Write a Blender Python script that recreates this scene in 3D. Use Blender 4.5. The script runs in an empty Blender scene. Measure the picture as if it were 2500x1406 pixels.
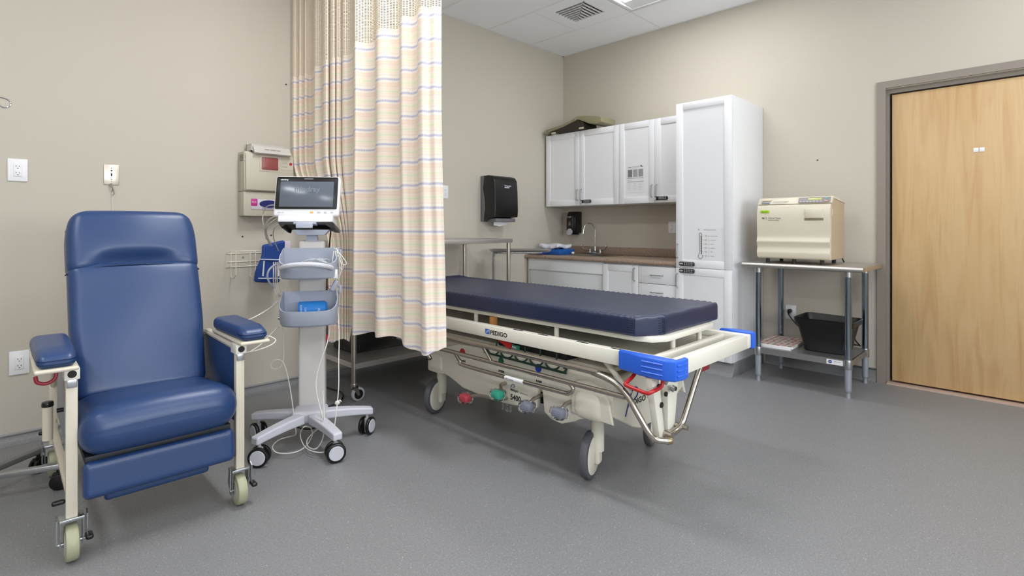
import bpy, bmesh, math, random
from mathutils import Vector, Matrix
random.seed(7)
PI = math.pi
SC = bpy.context.scene
COL = SC.collection
# ------------------------------------------------------------------ camera
cam = bpy.data.cameras.new('camera'); co = bpy.data.objects.new('camera', cam); COL.objects.link(co)
co.location = (-4.641, -3.812, 1.13)
co.rotation_euler = (PI/2, 0, math.radians(44.9 - 90))
cam.sensor_width = 36; cam.lens = 36*1297/2500; cam.shift_y = -148/2500; cam.clip_start = .02
SC.camera = co
# ------------------------------------------------------------------ world, lights, exposure
w = bpy.data.worlds.new('world'); SC.world = w; w.use_nodes = True
w.node_tree.nodes['Background'].inputs[0].default_value = (.8, .85, .9, 1)
w.node_tree.nodes['Background'].inputs[1].default_value = .3
SC.view_settings.view_transform = 'Standard'; SC.view_settings.look = 'None'
SC.view_settings.gamma = 1; SC.view_settings.use_curve_mapping = False
SC.view_settings.exposure = 0.5
SC.cycles.max_bounces = 8; SC.cycles.diffuse_bounces = 5
LIGHTS = [(-.852, -1.83), (-3.29, -1.83), (-5.73, -1.83), (-.852, -4.27), (-3.29, -4.27), (-5.73, -4.27)]
LPOW = [8.5, 20, 13, 5, 12, 12]
for (lx, ly), pw in zip(LIGHTS, LPOW):
    l = bpy.data.lights.new('troffer_light', 'AREA'); l.shape = 'RECTANGLE'; l.size = .28; l.size_y = 1.10
    l.energy = pw; l.color = (.95, .975, 1)
    o = bpy.data.objects.new('troffer_light', l); COL.objects.link(o); o.location = (lx, ly, 3.05)

for wx in (-5.15, -2.75):      # added soft frontal fill, set at two invented windows behind the camera
    l = bpy.data.lights.new('window_daylight', 'AREA'); l.shape = 'RECTANGLE'; l.size = 1.9; l.size_y = 1.5; l.energy = 74 if wx < -4 else 84; l.color = (.93, .97, 1)
    o = bpy.data.objects.new('window_daylight', l); COL.objects.link(o); o.location = (wx, -6.46, 1.75); o.rotation_euler = (math.radians(121), 0, 0)

# ------------------------------------------------------------------ helpers
def lin(c):
    c /= 255.; return c/12.92 if c <= .04045 else ((c+.055)/1.055)**2.4
def rgb(h):
    return (lin(int(h[0:2], 16)), lin(int(h[2:4], 16)), lin(int(h[4:6], 16)), 1)
def mat(name, h, rough=.5, metal=0, bump=0, scale=60, var=.06, coat=0, spec=.5, trans=0, emit=0, aniso=None):
    m = bpy.data.materials.new(name); m.use_nodes = True; nt = m.node_tree; N = nt.nodes; L = nt.links
    b = N['Principled BSDF']; c = rgb(h)
    b.inputs['Roughness'].default_value = rough; b.inputs['Metallic'].default_value = metal
    b.inputs['Coat Weight'].default_value = coat; b.inputs['Specular IOR Level'].default_value = spec
    b.inputs['Transmission Weight'].default_value = trans
    tc = N.new('ShaderNodeTexCoord'); nz = N.new('ShaderNodeTexNoise'); nz.inputs['Scale'].default_value = scale
    nz.inputs['Detail'].default_value = 4
    if aniso:
        mp = N.new('ShaderNodeMapping'); mp.inputs['Scale'].default_value = aniso
        L.new(tc.outputs['Object'], mp.inputs[0]); L.new(mp.outputs[0], nz.inputs['Vector'])
    else:
        L.new(tc.outputs['Object'], nz.inputs['Vector'])
    mx = N.new('ShaderNodeMix'); mx.data_type = 'RGBA'
    mx.inputs[6].default_value = tuple(v*(1-var) for v in c[:3])+(1,)
    mx.inputs[7].default_value = tuple(min(1, v*(1+var)) for v in c[:3])+(1,)
    L.new(nz.outputs[0], mx.inputs[0]); L.new(mx.outputs[2], b.inputs['Base Color'])
    if bump:
        bp = N.new('ShaderNodeBump'); bp.inputs['Strength'].default_value = bump; bp.inputs['Distance'].default_value = .002
        L.new(nz.outputs[0], bp.inputs['Height']); L.new(bp.outputs[0], b.inputs['Normal'])
    if emit:
        b.inputs['Emission Color'].default_value = c; b.inputs['Emission Strength'].default_value = emit
    return m
def ramp(N, pts, interp='LINEAR'):
    r = N.new('ShaderNodeValToRGB'); e = r.color_ramp; e.interpolation = interp
    e.elements[0].position = pts[0][0]; e.elements[0].color = pts[0][1]
    e.elements[1].position = pts[-1][0]; e.elements[1].color = pts[-1][1]
    for p, c in pts[1:-1]:
        x = e.elements.new(p); x.color = c
    return r
def tag(o, label=None, cat=None, group=None, kind=None):
    if label: o['label'] = label
    if cat: o['category'] = cat
    if group: o['group'] = group
    if kind: o['kind'] = kind
    return o
def thing(name, label, cat, loc=(0, 0, 0), rz=0, group=None):
    o = bpy.data.objects.new(name, None); COL.objects.link(o); o.empty_display_size = .05
    o.location = loc; o.rotation_euler = (0, 0, rz); return tag(o, label, cat, group)
def smoothpath(P, n=8, closed=False):
    P = [Vector(p) for p in P]; out = []; m = len(P)
    rng = range(m if closed else m-1)
    for i in rng:
        if closed: a, b, c, d = P[(i-1) % m], P[i], P[(i+1) % m], P[(i+2) % m]
        else:
            b, c = P[i], P[i+1]; a = P[i-1] if i else b*2-c; d = P[i+2] if i+2 < m else c*2-b
        for k in range(n):
            t = k/n
            out.append(.5*((2*b)+(c-a)*t+(2*a-5*b+4*c-d)*t*t+(3*b-a-3*c+d)*t**3))
    if not closed: out.append(P[-1])
    return out
class MB:
    def __init__(s): s.bm = bmesh.new(); s.off = Vector((0, 0, 0))
    def _add(s, bm, M=None):
        if M is not None: bmesh.ops.transform(bm, matrix=M, verts=bm.verts)
        me = bpy.data.meshes.new('t'); bm.to_mesh(me); bm.free(); s.bm.from_mesh(me); bpy.data.meshes.remove(me); return s
    def box(s, x0, x1, y0, y1, z0, z1, bev=0, M=None, seg=2):
        bm = bmesh.new(); bmesh.ops.create_cube(bm, size=1)
        for v in bm.verts:
            v.co = Vector(((x0+x1)/2+v.co.x*(x1-x0), (y0+y1)/2+v.co.y*(y1-y0), (z0+z1)/2+v.co.z*(z1-z0)))
        if bev: bmesh.ops.bevel(bm, geom=bm.edges[:], offset=bev, segments=seg, profile=.5, affect='EDGES')
        return s._add(bm, M)
    def cyl(s, a, b, r, r2=None, seg=20, bev=0, M=None):
        a, b = Vector(a), Vector(b); d = b-a; bm = bmesh.new()
        bmesh.ops.create_cone(bm, cap_ends=True, segments=seg, radius1=r, radius2=r if r2 is None else r2, depth=d.length)
        if bev:
            es = [e for e in bm.edges if len(e.link_faces) == 2 and any(len(f.verts) > 4 for f in e.link_faces)]
            bmesh.ops.bevel(bm, geom=es, offset=bev, segments=2, profile=.5, affect='EDGES')
        T = Matrix.Translation((a+b)/2) @ d.to_track_quat('Z', 'Y').to_matrix().to_4x4()
        return s._add(bm, T if M is None else M @ T)
    def sph(s, c, r, sc=(1, 1, 1), seg=16, M=None):
        bm = bmesh.new(); bmesh.ops.create_uvsphere(bm, u_segments=seg, v_segments=seg//2+2, radius=r)
        T = Matrix.Translation(Vector(c)) @ Matrix.Diagonal((*sc, 1))
        return s._add(bm, T if M is None else M @ T)
    def tube(s, P, r, seg=10, smooth=0, closed=False, cap=True, rs=None):
        P = smoothpath(P, smooth, closed) if smooth else [Vector(p) for p in P]
        n = len(P); bm = bmesh.new(); rings = []
        T = []
        for i in range(n):
            a = P[i-1] if (i or closed) else P[i]; b = P[(i+1) % n] if (i < n-1 or closed) else P[i]
            t = (b-a); T.append(t.normalized() if t.length > 1e-9 else Vector((0, 0, 1)))
        u = T[0].orthogonal().normalized()
        for i in range(n):
            if i:
                q = T[i-1].rotation_difference(T[i]); u = (q @ u); u = (u-T[i]*u.dot(T[i])).normalized()
            v = T[i].cross(u); rr = rs(i/(n-1)) if rs else r
            rings.append([bm.verts.new(P[i]+rr*(math.cos(2*PI*k/seg)*u+math.sin(2*PI*k/seg)*v)) for k in range(seg)])
        for i in range(n if closed else n-1):
            A, B = rings[i], rings[(i+1) % n]
            for k in range(seg): bm.faces.new((A[k], A[(k+1) % seg], B[(k+1) % seg], B[k]))
        if cap and not closed: bm.faces.new(rings[0][::-1]); bm.faces.new(rings[-1])
        return s._add(bm)
    def prism(s, pts, axis, a, b, bev=0, seg=2, M=None):
        bm = bmesh.new()
        def mk(p, q):
            return {'x': (q, p[0], p[1]), 'y': (p[0], q, p[1]), 'z': (p[0], p[1], q)}[axis]
        A = [bm.verts.new(mk(p, a)) for p in pts]; B = [bm.verts.new(mk(p, b)) for p in pts]; n = len(pts)
        bm.faces.new(A[::-1]); bm.faces.new(B)
        for i in range(n): bm.faces.new((A[i], A[(i+1) % n], B[(i+1) % n], B[i]))
        bmesh.ops.recalc_face_normals(bm, faces=bm.faces[:])
        if bev:
            es = [e for e in bm.edges if any(len(f.verts) > 4 or len(pts) == 4 for f in e.link_faces)]
            bmesh.ops.bevel(bm, geom=es, offset=bev, segments=seg, profile=.5, affect='EDGES')
        return s._add(bm, M)
    def lathe(s, prof, c=(0, 0, 0), seg=28, M=None):
        bm = bmesh.new(); R = []
        for r, z in prof:
            R.append([bm.verts.new((r*math.cos(2*PI*k/seg), r*math.sin(2*PI*k/seg), z)) for k in range(seg)])
        for i in range(len(R)-1):
            for k in range(seg): bm.faces.new((R[i][k], R[i][(k+1) % seg], R[i+1][(k+1) % seg], R[i+1][k]))
        bmesh.ops.recalc_face_normals(bm, faces=bm.faces[:])
        T = Matrix.Translation(Vector(c)); return s._add(bm, T if M is None else M @ T)
    def cushion(s, hx, hy, hz, r, n=14, fn=None, M=None):
        """rounded box, half sizes hx hy hz, dense grid, bent by fn"""
        def axis(h):
            L = [-h+r*(1-math.cos(PI/2*k/5)) for k in range(5)]
            m = max(2, n); inner = [-(h-r)+2*(h-r)*k/m for k in range(m+1)]
            return L+inner+[-v for v in L[::-1]]
        X, Y, Z = axis(hx), axis(hy), axis(hz); bm = bmesh.new(); V = {}
        def key(i, j, k):
            if (i, j, k) not in V:
                P = Vector((X[i], Y[j], Z[k]))
                c = Vector((max(-(hx-r), min(hx-r, P.x)), max(-(hy-r), min(hy-r, P.y)), max(-(hz-r), min(hz-r, P.z))))
                d = P-c
                if d.length > 1e-7: P = c+d.normalized()*r
                if fn: P = Vector(fn(P.x, P.y, P.z))
                V[(i, j, k)] = bm.verts.new(P)
            return V[(i, j, k)]
        nx, ny, nz = len(X)-1, len(Y)-1, len(Z)-1
        for i in range(nx):
            for j in range(ny):
                for k, fl in ((0, 1), (nz, 0)):
                    q = [key(i, j, k), key(i+1, j, k), key(i+1, j+1, k), key(i, j+1, k)]; bm.faces.new(q[::-1] if fl else q)
        for i in range(nx):
            for k in range(nz):
                for j, fl in ((0, 0), (ny, 1)):
                    q = [key(i, j, k), key(i+1, j, k), key(i+1, j, k+1), key(i, j, k+1)]; bm.faces.new(q[::-1] if fl else q)
        for j in range(ny):
            for k in range(nz):
                for i, fl in ((0, 1), (nx, 0)):
                    q = [key(i, j, k), key(i, j+1, k), key(i, j+1, k+1), key(i, j, k+1)]; bm.faces.new(q[::-1] if fl else q)
        bmesh.ops.remove_doubles(bm, verts=bm.verts[:], dist=1e-5)
        return s._add(bm, M)
    def obj(s, name, m, parent=None, smooth=40, label=None, off=None):
        if off is not None: bmesh.ops.translate(s.bm, vec=-Vector(off), verts=s.bm.verts)
        me = bpy.data.meshes.new(name); s.bm.to_mesh(me); s.bm.free()
        for mm in (m if isinstance(m, (list, tuple)) else [m]): me.materials.append(mm)
        if smooth:
            me.polygons.foreach_set('use_smooth', [True]*len(me.polygons))
            try: me.set_sharp_from_angle(angle=math.radians(smooth))
            except Exception: pass
        o = bpy.data.objects.new(name, me); COL.objects.link(o)
        if parent: o.parent = parent
        if label: o['label'] = label
        return o
def solo(mb, name, m, label, cat, loc, group=None, smooth=40, rz=0):
    """a thing that is one mesh, built in world coordinates, origin moved to loc"""
    o = mb.obj(name, m, None, smooth, off=loc); o.location = loc; return tag(o, label, cat, group)
def text(s, size, M, m, parent, name='lettering', ext=.0004, sx=1, align='LEFT', bold=0):
    c = bpy.data.curves.new('t', 'FONT'); c.body = s; c.size = size; c.extrude = ext; c.align_x = align; c.offset = bold; c.resolution_u = 2
    o = bpy.data.objects.new('t', c); COL.objects.link(o)
    me = bpy.data.meshes.new_from_object(o); bpy.data.objects.remove(o); bpy.data.curves.remove(c)
    me.transform(M @ Matrix.Diagonal((sx, 1, 1, 1))); me.materials.clear(); me.materials.append(m); me.name = name
    o = bpy.data.objects.new(name, me); COL.objects.link(o); o.parent = parent; return o
def frameM(o, x, y):  # matrix from origin and in-plane axes
    x, y = Vector(x).normalized(), Vector(y).normalized(); z = x.cross(y)
    return Matrix(((x.x, y.x, z.x, o[0]), (x.y, y.y, z.y, o[1]), (x.z, y.z, z.z, o[2]), (0, 0, 0, 1)))
def dup(root, loc, rz=None, label=None, group=None):
    r = root.copy(); COL.objects.link(r); r.location = loc
    if rz is not None: r.rotation_euler = (0, 0, rz)
    if label: r['label'] = label
    if group: r['group'] = group
    for ch in list(root.children):
        c = ch.copy(); COL.objects.link(c); c.parent = r
        for g in ch.children:
            d = g.copy(); COL.objects.link(d); d.parent = c
    return r

# ------------------------------------------------------------------ materials
WALL = mat('wall_paint', 'beb7aa', .7, bump=.05, scale=300, var=.015)
CEIL = mat('ceiling_tile', 'f1f3f6', .9, bump=.25, scale=260, var=.03)
GRID = mat('grid_white', 'e6e8ea', .6, var=.02)
CAB = mat('cabinet_white', 'e8e9ec', .42, var=.01, scale=5)
WHITE = mat('white_plastic', 'e6e6e8', .35, var=.01)
PAPER = mat('paper', 'e4e4e6', .8, var=.01)
BEIGE = mat('bed_beige', 'd6d1c3', .38, var=.02, scale=8)
BEIGEL = mat('bed_frame_paint', 'e0dcd0', .35, var=.02, scale=8)
CREAM = mat('chair_frame_cream', 'd0c8b6', .4, var=.02, scale=10)
CREAMW = mat('chair_bracket', 'dedbd2', .35, var=.02)
SHARPS = mat('sharps_beige', 'bcb6a6', .5, var=.02)
GREYP = mat('cart_grey', 'c3c3cc', .45, var=.015, scale=10)
COLG = mat('column_grey', 'cbc6c2', .4, var=.015, scale=10)
BASK = mat('basket_grey', 'a3a9b8', .5, var=.02, scale=10)
BLACK = mat('black_plastic', '0b0b0c', .32, var=.1)
BLACKM = mat('black_rubber', '1c1c1e', .7, var=.1)
DGREY = mat('tyre_grey', '54555a', .6, var=.05)
CHROME = mat('chrome', 'c8c8c8', .14, 1, var=.04, scale=20)
GALV = mat('galvanised_tube', '8b97a3', .16, 1, var=.12, scale=6, aniso=(8, 8, .6))
STEEL = mat('stainless', 'b4aca2', .28, 1, var=.07, scale=8, aniso=(1, 30, 30))
STEELB = mat('brushed_steel', 'c8c5c2', .42, 1, var=.06, scale=12, aniso=(30, 1, 30))
RAILM = mat('rail_tube', 'b8b0a6', .2, 1, var=.05, scale=6)
ZINC = mat('zinc', 'b9bdc0', .3, 1, var=.08)
VINYL = mat('blue_vinyl', '1e3a68', .36, bump=.12, scale=500, var=.03, spec=.6)
VINYLD = mat('blue_vinyl_side', '1c3a68', .5, bump=.1, scale=400, var=.04)
NAVY = mat('mattress_navy', '0f1d40', .38, bump=.1, scale=300, var=.05, spec=.75)
OLIVET = mat('olive_tyre', 'a5a488', .4, var=.04, scale=10)
BUMP = mat('bumper_blue', '2a63d6', .35, var=.04, scale=12)
RED = mat('red_handle', 'b01c20', .35, var=.05)
DKRED = mat('dark_red_hook', '8c1c2c', .4, var=.05)
GREEN = mat('teal_pedal', '2f9c80', .35, var=.15, scale=40)
REDP = mat('red_pedal', 'b8404c', .35, var=.15, scale=40)
GREYPED = mat('grey_pedal', '7d8090', .35, var=.12, scale=40)
DGREEN = mat('green_cord', '12382a', .4, var=.1)
CABLE = mat('cable_white', 'd6d2cb', .45, var=.02)
INK = mat('ink_black', '101014', .6, var=.02)
INKB = mat('ink_blue', '2a3a86', .6, var=.02)
INKG = mat('ink_grey', '83858a', .6, var=.02)
INKL = mat('ink_pale', 'b6b8bc', .6, var=.02)
INKW = mat('ink_white', 'd8dce4', .6, var=.02)
FRAMEB = mat('door_frame_paint', '8a8177', .45, var=.02)
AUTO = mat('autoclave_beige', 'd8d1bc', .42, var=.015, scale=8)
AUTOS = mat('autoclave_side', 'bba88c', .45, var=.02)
OLIVE = mat('armboard_olive', '8a8468', .5, var=.05)
MAG = mat('magenta', 'c0308c', .5, var=.03)
CUFFB = mat('cuff_blue', '1e78c8', .6, var=.06, bump=.2, scale=200)
CUFFD = mat('cuff_navy', '123c86', .6, var=.15, bump=.2, scale=200)
BLUEP = mat('blue_pack', '2464b8', .4, var=.15, scale=20)
WRAP = mat('clear_wrap', 'fcfdff', .06, var=.01, trans=1, bump=.5, scale=60); WRAP.node_tree.nodes['Principled BSDF'].inputs['IOR'].default_value = 1.15

def floor_mat():
    m = bpy.data.materials.new('speckled_vinyl'); m.use_nodes = True; N = m.node_tree.nodes; L = m.node_tree.links
    b = N['Principled BSDF']; b.inputs['Roughness'].default_value = .42; b.inputs['Specular IOR Level'].default_value = .45
    tc = N.new('ShaderNodeTexCoord')
    n1 = N.new('ShaderNodeTexNoise'); n1.inputs['Scale'].default_value = 140; n1.inputs['Detail'].default_value = 5
    L.new(tc.outputs['Object'], n1.inputs['Vector'])
    r1 = ramp(N, [(.3, rgb('767677')), (.7, rgb('88888a'))]); L.new(n1.outputs[0], r1.inputs[0])
    last = r1.outputs[0]
    for sc, th, colr, pick in ((150, .14, rgb('c8c8c8'), .65), (75, .085, rgb('e0e0e0'), .72), (120, .13, rgb('4a4a4c'), .72)):
        v = N.new('ShaderNodeTexVoronoi'); v.inputs['Scale'].default_value = sc; L.new(tc.outputs['Object'], v.inputs['Vector'])
        lt = N.new('ShaderNodeMath'); lt.operation = 'LESS_THAN'; lt.inputs[1].default_value = th; L.new(v.outputs['Distance'], lt.inputs[0])
        sp = N.new('ShaderNodeSeparateColor'); L.new(v.outputs['Color'], sp.inputs[0])
        gt = N.new('ShaderNodeMath'); gt.operation = 'GREATER_THAN'; gt.inputs[1].default_value = pick; L.new(sp.outputs[0], gt.inputs[0])
        mu = N.new('ShaderNodeMath'); mu.operation = 'MULTIPLY'; L.new(lt.outputs[0], mu.inputs[0]); L.new(gt.outputs[0], mu.inputs[1])
        mx = N.new('ShaderNodeMix'); mx.data_type = 'RGBA'; L.new(mu.outputs[0], mx.inputs[0]); L.new(last, mx.inputs[6]); mx.inputs[7].default_value = colr
        last = mx.outputs[2]
    L.new(last, b.inputs['Base Color'])
    bp = N.new('ShaderNodeBump'); bp.inputs['Strength'].default_value = .08; bp.inputs['Distance'].default_value = .002
    L.new(n1.outputs[0], bp.inputs['Height']); L.new(bp.outputs[0], b.inputs['Normal'])
    return m
def granite_mat():
    m = bpy.data.materials.new('brown_laminate'); m.use_nodes = True; N = m.node_tree.nodes; L = m.node_tree.links
    b = N['Principled BSDF']; b.inputs['Roughness'].default_value = .35
    tc = N.new('ShaderNodeTexCoord')
    n1 = N.new('ShaderNodeTexNoise'); n1.inputs['Scale'].default_value = 130; n1.inputs['Detail'].default_value = 6; L.new(tc.outputs['Object'], n1.inputs['Vector'])
    r = ramp(N, [(.30, rgb('5a4a40')), (.42, rgb('8f7867')), (.5, rgb('a58f7d')), (.58, rgb('82746a')), (.7, rgb('cbb8a2'))])
    L.new(n1.outputs[0], r.inputs[0]); L.new(r.outputs[0], b.inputs['Base Color']); return m
def wood_mat():
    m = bpy.data.materials.new('maple_veneer'); m.use_nodes = True; N = m.node_tree.nodes; L = m.node_tree.links
    b = N['Principled BSDF']; b.inputs['Roughness'].default_value = .4
    tc = N.new('ShaderNodeTexCoord'); mp = N.new('ShaderNodeMapping'); mp.inputs['Scale'].default_value = (2, 9, .8); L.new(tc.outputs['Object'], mp.inputs[0])
    n1 = N.new('ShaderNodeTexNoise'); n1.inputs['Scale'].default_value = 1.6; n1.inputs['Detail'].default_value = 3; n1.inputs['Distortion'].default_value = .9; L.new(mp.outputs[0], n1.inputs['Vector'])
    mp2 = N.new('ShaderNodeMapping'); mp2.inputs['Scale'].default_value = (30, 160, 2.5); L.new(tc.outputs['Object'], mp2.inputs[0])
    n2 = N.new('ShaderNodeTexNoise'); n2.inputs['Scale'].default_value = 1; n2.inputs['Detail'].default_value = 3; L.new(mp2.outputs[0], n2.inputs['Vector'])
    r = ramp(N, [(.3, rgb('c29c6c')), (.45, rgb('caa878')), (.58, rgb('cfae80')), (.72, rgb('c4a070'))]); L.new(n1.outputs[0], r.inputs[0])
    mx = N.new('ShaderNodeMix'); mx.data_type = 'RGBA'; mx.blend_type = 'MULTIPLY'; mx.inputs[0].default_value = .12
    L.new(r.outputs[0], mx.inputs[6]); L.new(n2.outputs[0], mx.inputs[7]); L.new(mx.outputs[2], b.inputs['Base Color']); return m
def curtain_mat(mesh):
    m = bpy.data.materials.new('curtain_mesh' if mesh else 'curtain_fabric'); m.use_nodes = True; N = m.node_tree.nodes; L = m.node_tree.links
    b = N['Principled BSDF']; b.inputs['Roughness'].default_value = .85; b.inputs['Specular IOR Level'].default_value = .2
    out = N['Material Output']
    uv = N.new('ShaderNodeUVMap'); sp = N.new('ShaderNodeSeparateXYZ'); L.new(uv.outputs[0], sp.inputs[0])
    def M(op, a, v=None):
        n = N.new('ShaderNodeMath'); n.operation = op
        for i, q in enumerate((a, v)):
            if q is None: continue
            if isinstance(q, (int, float)): n.inputs[i].default_value = q
            else: L.new(q, n.inputs[i])
        return n.outputs[0]
    if mesh:
        b.inputs['Base Color'].default_value = rgb('ecdcc6')
        fu = M('FRACT', M('DIVIDE', sp.outputs[0], .0165)); fv = M('FRACT', M('DIVIDE', sp.outputs[1], .0085))
        hole = M('MULTIPLY', M('LESS_THAN', M('ABSOLUTE', M('SUBTRACT', fu, .5)), .33), M('LESS_THAN', M('ABSOLUTE', M('SUBTRACT', fv, .5)), .27))
        tr = N.new('ShaderNodeBsdfTransparent'); ms = N.new('ShaderNodeMixShader')
        L.new(hole, ms.inputs[0]); L.new(b.outputs[0], ms.inputs[1]); L.new(tr.outputs[0], ms.inputs[2]); L.new(ms.outputs[0], out.inputs[0])
    else:
        nz = N.new('ShaderNodeTexNoise'); nz.inputs['Scale'].default_value = 4; L.new(uv.outputs[0], nz.inputs['Vector'])
        fr = M('FRACT', M('DIVIDE', M('SUBTRACT', 2.155, sp.outputs[1]), .116))
        base = rgb('f2e7dc'); pk = rgb('f0d8ca'); gr = rgb('e2e4c6'); bl = rgb('c2bfd4'); ye = rgb('f2dfc6'); wh = rgb('f2eae0')
        r = ramp(N, [(0, bl), (.05, bl), (.08, wh), (.14, wh), (.18, pk), (.22, pk), (.26, ye), (.31, pk), (.36, pk), (.40, base), (.46, ye), (.5, base), (.56, gr), (.6, gr), (.64, base), (.7, ye), (.75, wh), (.82, pk), (.86, wh), (.95, wh), (.985, bl)])
        # ramp holds at most 32 stops
        L.new(fr, r.inputs[0])
        # broken dashes along the weave
        wv = M('FRACT', M('DIVIDE', sp.outputs[0], .012)); dash = M('MULTIPLY', M('LESS_THAN', wv, .28), .45)
        mx = N.new('ShaderNodeMix'); mx.data_type = 'RGBA'; L.new(dash, mx.inputs[0]); L.new(r.outputs[0], mx.inputs[6]); mx.inputs[7].default_value = rgb('efe4d2')
        L.new(mx.outputs[2], b.inputs['Base Color'])
        tl = N.new('ShaderNodeBsdfTranslucent'); L.new(mx.outputs[2], tl.inputs[0]); ms = N.new('ShaderNodeMixShader'); ms.inputs[0].default_value = .15
        L.new(b.outputs[0], ms.inputs[1]); L.new(tl.outputs[0], ms.inputs[2]); L.new(ms.outputs[0], out.inputs[0])
    return m
FLOOR, GRAN, WOOD = floor_mat(), granite_mat(), wood_mat()
CMESH, CFAB = curtain_mat(True), curtain_mat(False)
LENS = mat('light_lens', 'ffffff', .4, emit=5.0)

# ================================================================== SETTING
XL, YF, H = -7.0, -6.5, 3.048
tag(MB().box(XL-.1, .2, YF-.1, .2, -.1, 0).obj('floor', FLOOR, smooth=0), kind='structure')
tag(MB().box(XL-.1, .2, 0, .12, 0, H+.1).obj('wall_back', WALL, smooth=0), kind='structure')
wr = MB(); wr.box(0, .12, -3.01, 0, 0, H+.1); wr.box(0, .12, YF, -4.08, 0, H+.1); wr.box(0, .12, -4.08, -3.01, 2.13, H+.1); wr.box(.12, .2, YF, 0, 0, H+.1)
tag(wr.obj('wall_right', WALL, smooth=0), kind='structure')
tag(MB().box(XL-.12, XL, YF, 0, 0, H+.1).obj('wall_left', WALL, smooth=0), kind='structure')
tag(MB().box(XL-.1, .2, YF-.12, YF, 0, H+.1).obj('wall_front', WALL, smooth=0), kind='structure')
for i_, wx in enumerate((-5.15, -2.75)):  # invented windows, out of view, added to give the fill lights a source
    f_ = MB(); f_.box(wx-1.02, wx+1.02, -6.5, -6.475, .93, 1.0, .004).box(wx-1.02, wx+1.02, -6.5, -6.475, 2.5, 2.57, .004).box(wx-1.02, wx-.95, -6.5, -6.475, 1.0, 2.5, .004).box(wx+.95, wx+1.02, -6.5, -6.475, 1.0, 2.5, .004).box(wx-.02, wx+.02, -6.5, -6.48, 1.0, 2.5, .004)
    wo = tag(f_.obj('window_%d' % (i_+1), GRID, None, 30), kind='structure')
    MB().box(wx-.95, wx+.95, -6.499, -6.49, 1.0, 2.5).obj('pane', mat('day_pane', 'dfe8f2', .3, emit=.8), wo)  # glowing sheet added inside the invented window
ce = MB(); ce.box(XL-.1, .2, YF-.1, .12, H+.06, H+.1)
ceil = tag(ce.obj('ceiling', CEIL, smooth=0), kind='structure')
# grid of tiles: strips along Y
xs = [0, -.547]; 
while xs[-1] > XL: xs.append(max(XL, xs[-1]-.61))
tile_me = {}
def ctile(x0, x1, y0, y1):
    g = .009; k = (round(x1-x0, 3), round(y1-y0, 3))
    if k not in tile_me:
        o = MB().box(-(x1-x0)/2+g, (x1-x0)/2-g, -(y1-y0)/2+g, (y1-y0)/2-g, 0, .014, .002, seg=1).obj('ceiling_tile', CEIL, ceil, 0); tile_me[k] = o.data
    else:
        o = bpy.data.objects.new('ceiling_tile', tile_me[k]); COL.objects.link(o); o.parent = ceil
    o.location = ((x0+x1)/2, (y0+y1)/2, H+random.uniform(-.0006, .0006))
def has_light(xm, ym): return any(abs(xm-a) < .2 and abs(ym-b) < .5 for a, b in LIGHTS)
for i in range(len(xs)-1):
    x1, x0 = xs[i], xs[i+1]
    for j in range(6):
        y1, y0 = -1.22*j, max(YF, -1.22*(j+1))
        if y1 <= YF: continue
        if has_light((x0+x1)/2, (y0+y1)/2): continue
        if i == 1 and j == 0: ctile(x0, x1, -.61, 0); continue
        if -2.6 < x0 and j < 3: ctile(x0, x1, y0, y1)
        elif j*1 >= 0: ctile(x0, x1, y0, y1)
gb = MB()
for x in xs[1:-1]: gb.box(x-.0115, x+.0115, YF, 0, H-.001, H+.013)
for j in range(1, 6): gb.box(XL, 0, -1.22*j-.0115, -1.22*j+.0115, H-.0012, H+.013)
gb.box(-1.157, -.547, -.6215, -.5985, H-.0012, H+.013)
gb.box(XL, 0, -.022, 0, H-.0015, H+.013); gb.box(-.022, 0, YF, 0, H-.0015, H+.013)
gb.obj('grid_bar', GRID, ceil, 0)

def cove(top, out, axis, pieces, name, capm):
    P = [(0, 0), (0, top), (.006, top)]
    for k in range(7):
        a = PI/2*k/6; P.append((.006+(out-.006)*(1-math.cos(a)), max(.0015, (top*.8)*(1-math.sin(a)))))
    P.append((out, 0)); mb = MB(); cb = MB()
    for a, b in pieces:
        if axis == 'y': mb.prism([(-p, q) for p, q in P], 'y', a, b); cb.box(-.011, 0, a, b, top, top+.012, .002)
        else: mb.prism([(-p, q) for p, q in P], 'x', a, b); cb.box(a, b, -.011, 0, top, top+.012, .002)
    o = tag(mb.obj(name, FLOOR, smooth=60), kind='structure'); cb.obj('cap_strip', capm, o); return o
CAPM = mat('cove_cap', '9c9c9e', .5)
cove(.045, .06, 'x', [(XL, -.6)], 'baseboard_back', CAPM)
cove(.085, .02, 'y', [(-2.955, -2.18), (YF, -4.14)], 'baseboard_right', mat('cove_cap_dark', '4a4a4c', .5))
# door
dr = tag(MB().box(.035, .08, -3.985, -3.045, .022, 2.09, .002).obj('door_1', WOOD, smooth=30), kind='structure')
fr = MB()
fr.box(-.016, .119, -3.014, -2.962, 0, 2.135); fr.box(.03, .118, -3.03, -3.014, 0, 2.10)
fr.box(-.016, .119, -4.115, -4.06, 0, 2.135); fr.box(.03, .118, -4.06, -3.995, 0, 2.10)
fr.box(-.016, .12, -4.115, -2.962, 2.135, 2.185); fr.box(.03, .118, -4.06, -3.014, 2.10, 2.135)
fr.obj('door_frame', FRAMEB, dr, 30)
MB().box(-.02, .12, -4.06, -3.02, 0, .008).obj('threshold', mat('threshold_strip', 'c0a898', .5), dr)
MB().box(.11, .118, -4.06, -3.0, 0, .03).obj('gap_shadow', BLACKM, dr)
for a, nm in ((-3.491, 'x'), (-3.521, 'x')):
    s_ = MB().box(.032, .035, a-.026, a, 1.63, 1.658, .001).obj('adhesive_pad', WHITE, dr, label='small white adhesive square on the door')

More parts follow.
